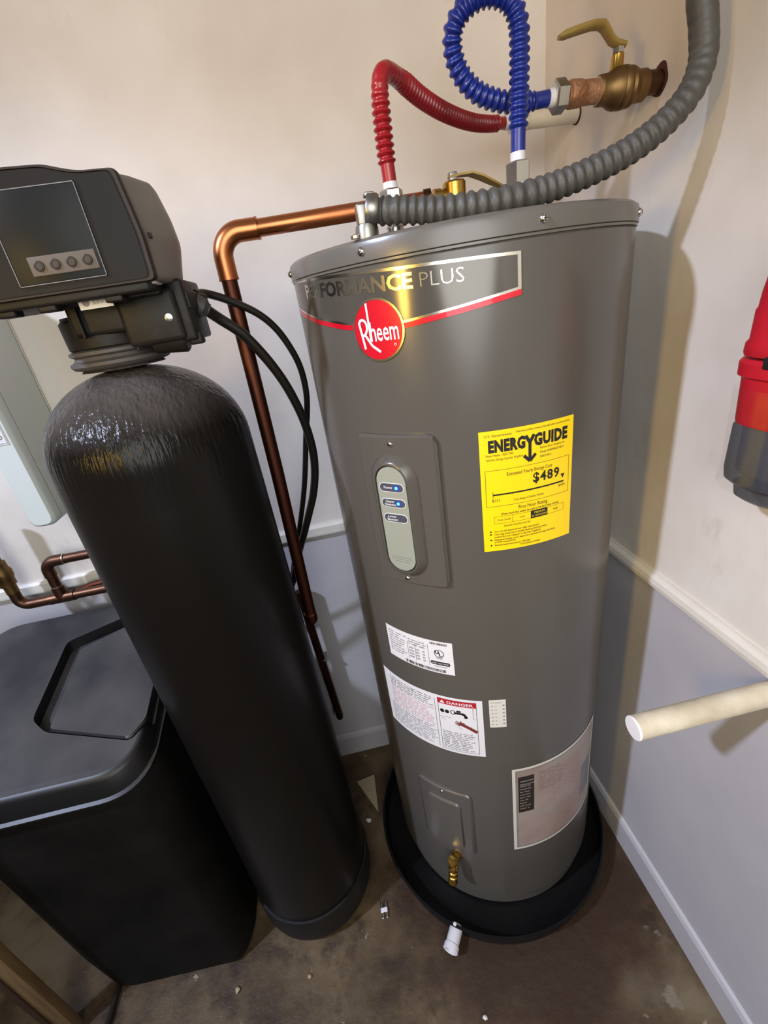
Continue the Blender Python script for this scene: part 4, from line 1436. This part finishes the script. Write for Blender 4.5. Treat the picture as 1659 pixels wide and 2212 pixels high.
# ------------------------------------------------------------------ capped white pipe out of the right wall
cpp = thing('capped_white_pipe', 'stained white plastic pipe with flat end jutting from right wall', 'pipe', (X0, 0.379, 0.832))
MB().tube([Vector((0.333, 0.379, 0.832)), Vector((0.40, 0.379, 0.832)), Vector((0.50, 0.379, 0.832)), Vector((X0, 0.379, 0.832))], 0.0167, 32).build('pipe', M_pvcd, cpp)
MB().lathe([(0.0169, 0), (0.0169, 0.0015), (0.0158, 0.0028), (0.0005, 0.003)], (0.334, 0.379, 0.832), (-1, 0, 0), 32).build('end_disc', M_cap, cpp)

# ------------------------------------------------------------------ red device wrapped in plastic on the right wall
RXC, RYC = 0.512, 0.426
dev = thing('red_wall_device', 'red plastic device with smoked clear cup hanging on right wall', 'device', (X0, RYC, 1.15))


def oval_ring(rx, ry, z, dx=0.0, n=40):
    out = []
    for i in range(n):
        a = 2 * PI * i / n
        c, s = math.cos(a), math.sin(a)
        out.append((RXC + dx + rx * math.copysign(abs(c) ** 0.7, c), RYC + ry * math.copysign(abs(s) ** 0.7, s), z + 0.020))
    return out


MB().loft([oval_ring(0.040, 0.049, 1.279), oval_ring(0.041, 0.050, 1.283), oval_ring(0.041, 0.049, 1.292), oval_ring(0.039, 0.046, 1.296), oval_ring(0.039, 0.045, 1.326), oval_ring(0.038, 0.043, 1.329), oval_ring(0.037, 0.042, 1.345), oval_ring(0.035, 0.038, 1.368), oval_ring(0.029, 0.031, 1.388), oval_ring(0.018, 0.019, 1.402), oval_ring(0.006, 0.006, 1.407)]).build('upper_housing', M_rdev, dev)
low = MB().loft([oval_ring(0.037, 0.044, 1.202), oval_ring(0.038, 0.045, 1.205), oval_ring(0.040, 0.046, 1.255), oval_ring(0.043, 0.051, 1.258), oval_ring(0.043, 0.0515, 1.272), oval_ring(0.040, 0.049, 1.276)]).build('lower_housing', M_rdev, dev)
MB().lathe([(0.0058, 0), (0.0058, 0.002), (0.002, 0.003)], (RXC - 0.012, RYC + 0.0445, 1.333), (-0.8, 0.5, 0), 12).build('housing_screw', M_chrome, dev)
MB().box(RXC - 0.0445, RXC - 0.034, RYC - 0.036, RYC + 0.002, 1.2885, 1.3015, 0.002).build('latch_slot', M_slot, dev)
MB().loft([oval_ring(0.034, 0.038, 1.127), oval_ring(0.039, 0.0440, 1.132), oval_ring(0.040, 0.0465, 1.145), oval_ring(0.0385, 0.046, 1.198), oval_ring(0.036, 0.043, 1.203)]).build('clear_cup', M_smoke, dev)
MB().loft([oval_ring(0.024, 0.030, 1.137), oval_ring(0.030, 0.036, 1.143), oval_ring(0.030, 0.036, 1.200)]).build('inner_filter', M_grink, dev)
MB().loft([oval_ring(0.020, 0.024, 1.104), oval_ring(0.028, 0.031, 1.110), oval_ring(0.030, 0.034, 1.126)]).build('cup_base', M_smoke, dev)
MB().loft([oval_ring(0.042, 0.0500, 1.120), oval_ring(0.0445, 0.0545, 1.127), oval_ring(0.0430, 0.0510, 1.142), oval_ring(0.043, 0.0520, 1.200), oval_ring(0.0445, 0.0525, 1.245)], False, False).build('clear_bag', M_film, dev)
MB().box(0.545, X0 - 0.002, RYC - 0.02, RYC + 0.02, 1.24, 1.35, 0.002).build('wall_bracket', M_slot, dev)

# ------------------------------------------------------------------ wooden strip at the lower left
bd = thing('wooden_strip', 'pale upright wooden strip with dark edge left of the salt tank', 'board', (-0.86, 0.55, 0))
MB().box(-0.868, -0.836, 0.552, 0.572, 0, 0.80, 0.001).build('board', M_wood, bd)
MB().box(-0.882, -0.868, 0.548, 0.572, 0, 0.80, 0.001).build('dark_edge', M_woodd, bd)

# ------------------------------------------------------------------ odds and ends on the floor
tri = [(-0.138, 0.975), (-0.078, 0.985), (-0.082, 0.862)]
tag(MB().prism(rounded(tri, 0.004, 2), 0.0, 0.005).build('floor_scrap', M_tile), 'beige pointed scrap of board on the floor beside pan', 'scrap')


def crumb(name, x, y, z, s, m, label):
    bm = bmesh.new()
    bmesh.ops.create_icosphere(bm, subdivisions=1, radius=s)
    rnd = random.Random(int(abs(x) * 1e4))
    for q in bm.verts:
        q.co *= 0.7 + 0.5 * rnd.random()
        q.co.z *= 0.6
    zm = min(q.co.z for q in bm.verts)
    mb = MB()
    bm.verts.index_update()
    mb.add([(q.co.x + x, q.co.y + y, q.co.z - zm + z) for q in bm.verts], [[q.index for q in f.verts] for f in bm.faces])
    bm.free()
    return tag(mb.build(name, m, smooth=False), label, 'debris', 'white bits of debris on the floor')


crumb('plaster_crumb', -0.115, 0.846, 0.0, 0.009, M_lab, 'white crumb on the floor below the beige scrap')
crumb('plaster_crumb', -0.300, 0.532, 0.0, 0.006, M_tile, 'pale crumb on the floor in front of softener base')
crumb('plaster_crumb', -0.472, 0.545, 0.0, 0.007, M_tile, 'pale crumb on the floor in front of salt tank')
crumb('plaster_crumb', 0.079, 0.385, 0.0, 0.006, M_labg, 'tiny pale crumb at the bottom edge of the floor')
clip = thing('metal_clip', 'small shiny metal clip on the floor left of the pan', 'clip', (-0.105, 0.617, 0))
for q in (-0.113, -0.102):
    MB().box(q, q + 0.006, 0.600, 0.636, 0, 0.006, 0.001).build('clip_arm', M_chrome, clip)
MB().box(-0.113, -0.096, 0.612, 0.622, 0.0055, 0.008, 0.0008).build('clip_bridge', M_lab, clip)
tag(MB().tube(spline([(-0.790, 0.660, 0.007), (-0.771, 0.625, 0.007), (-0.770, 0.58, 0.007), (-0.775, 0.52, 0.007), (-0.80, 0.42, 0.007), (-0.86, 0.30, 0.007)], 0.01), 0.0065, 10).build('floor_hose', M_hose),
    'short black hose lying on the floor at lower left', 'hose')
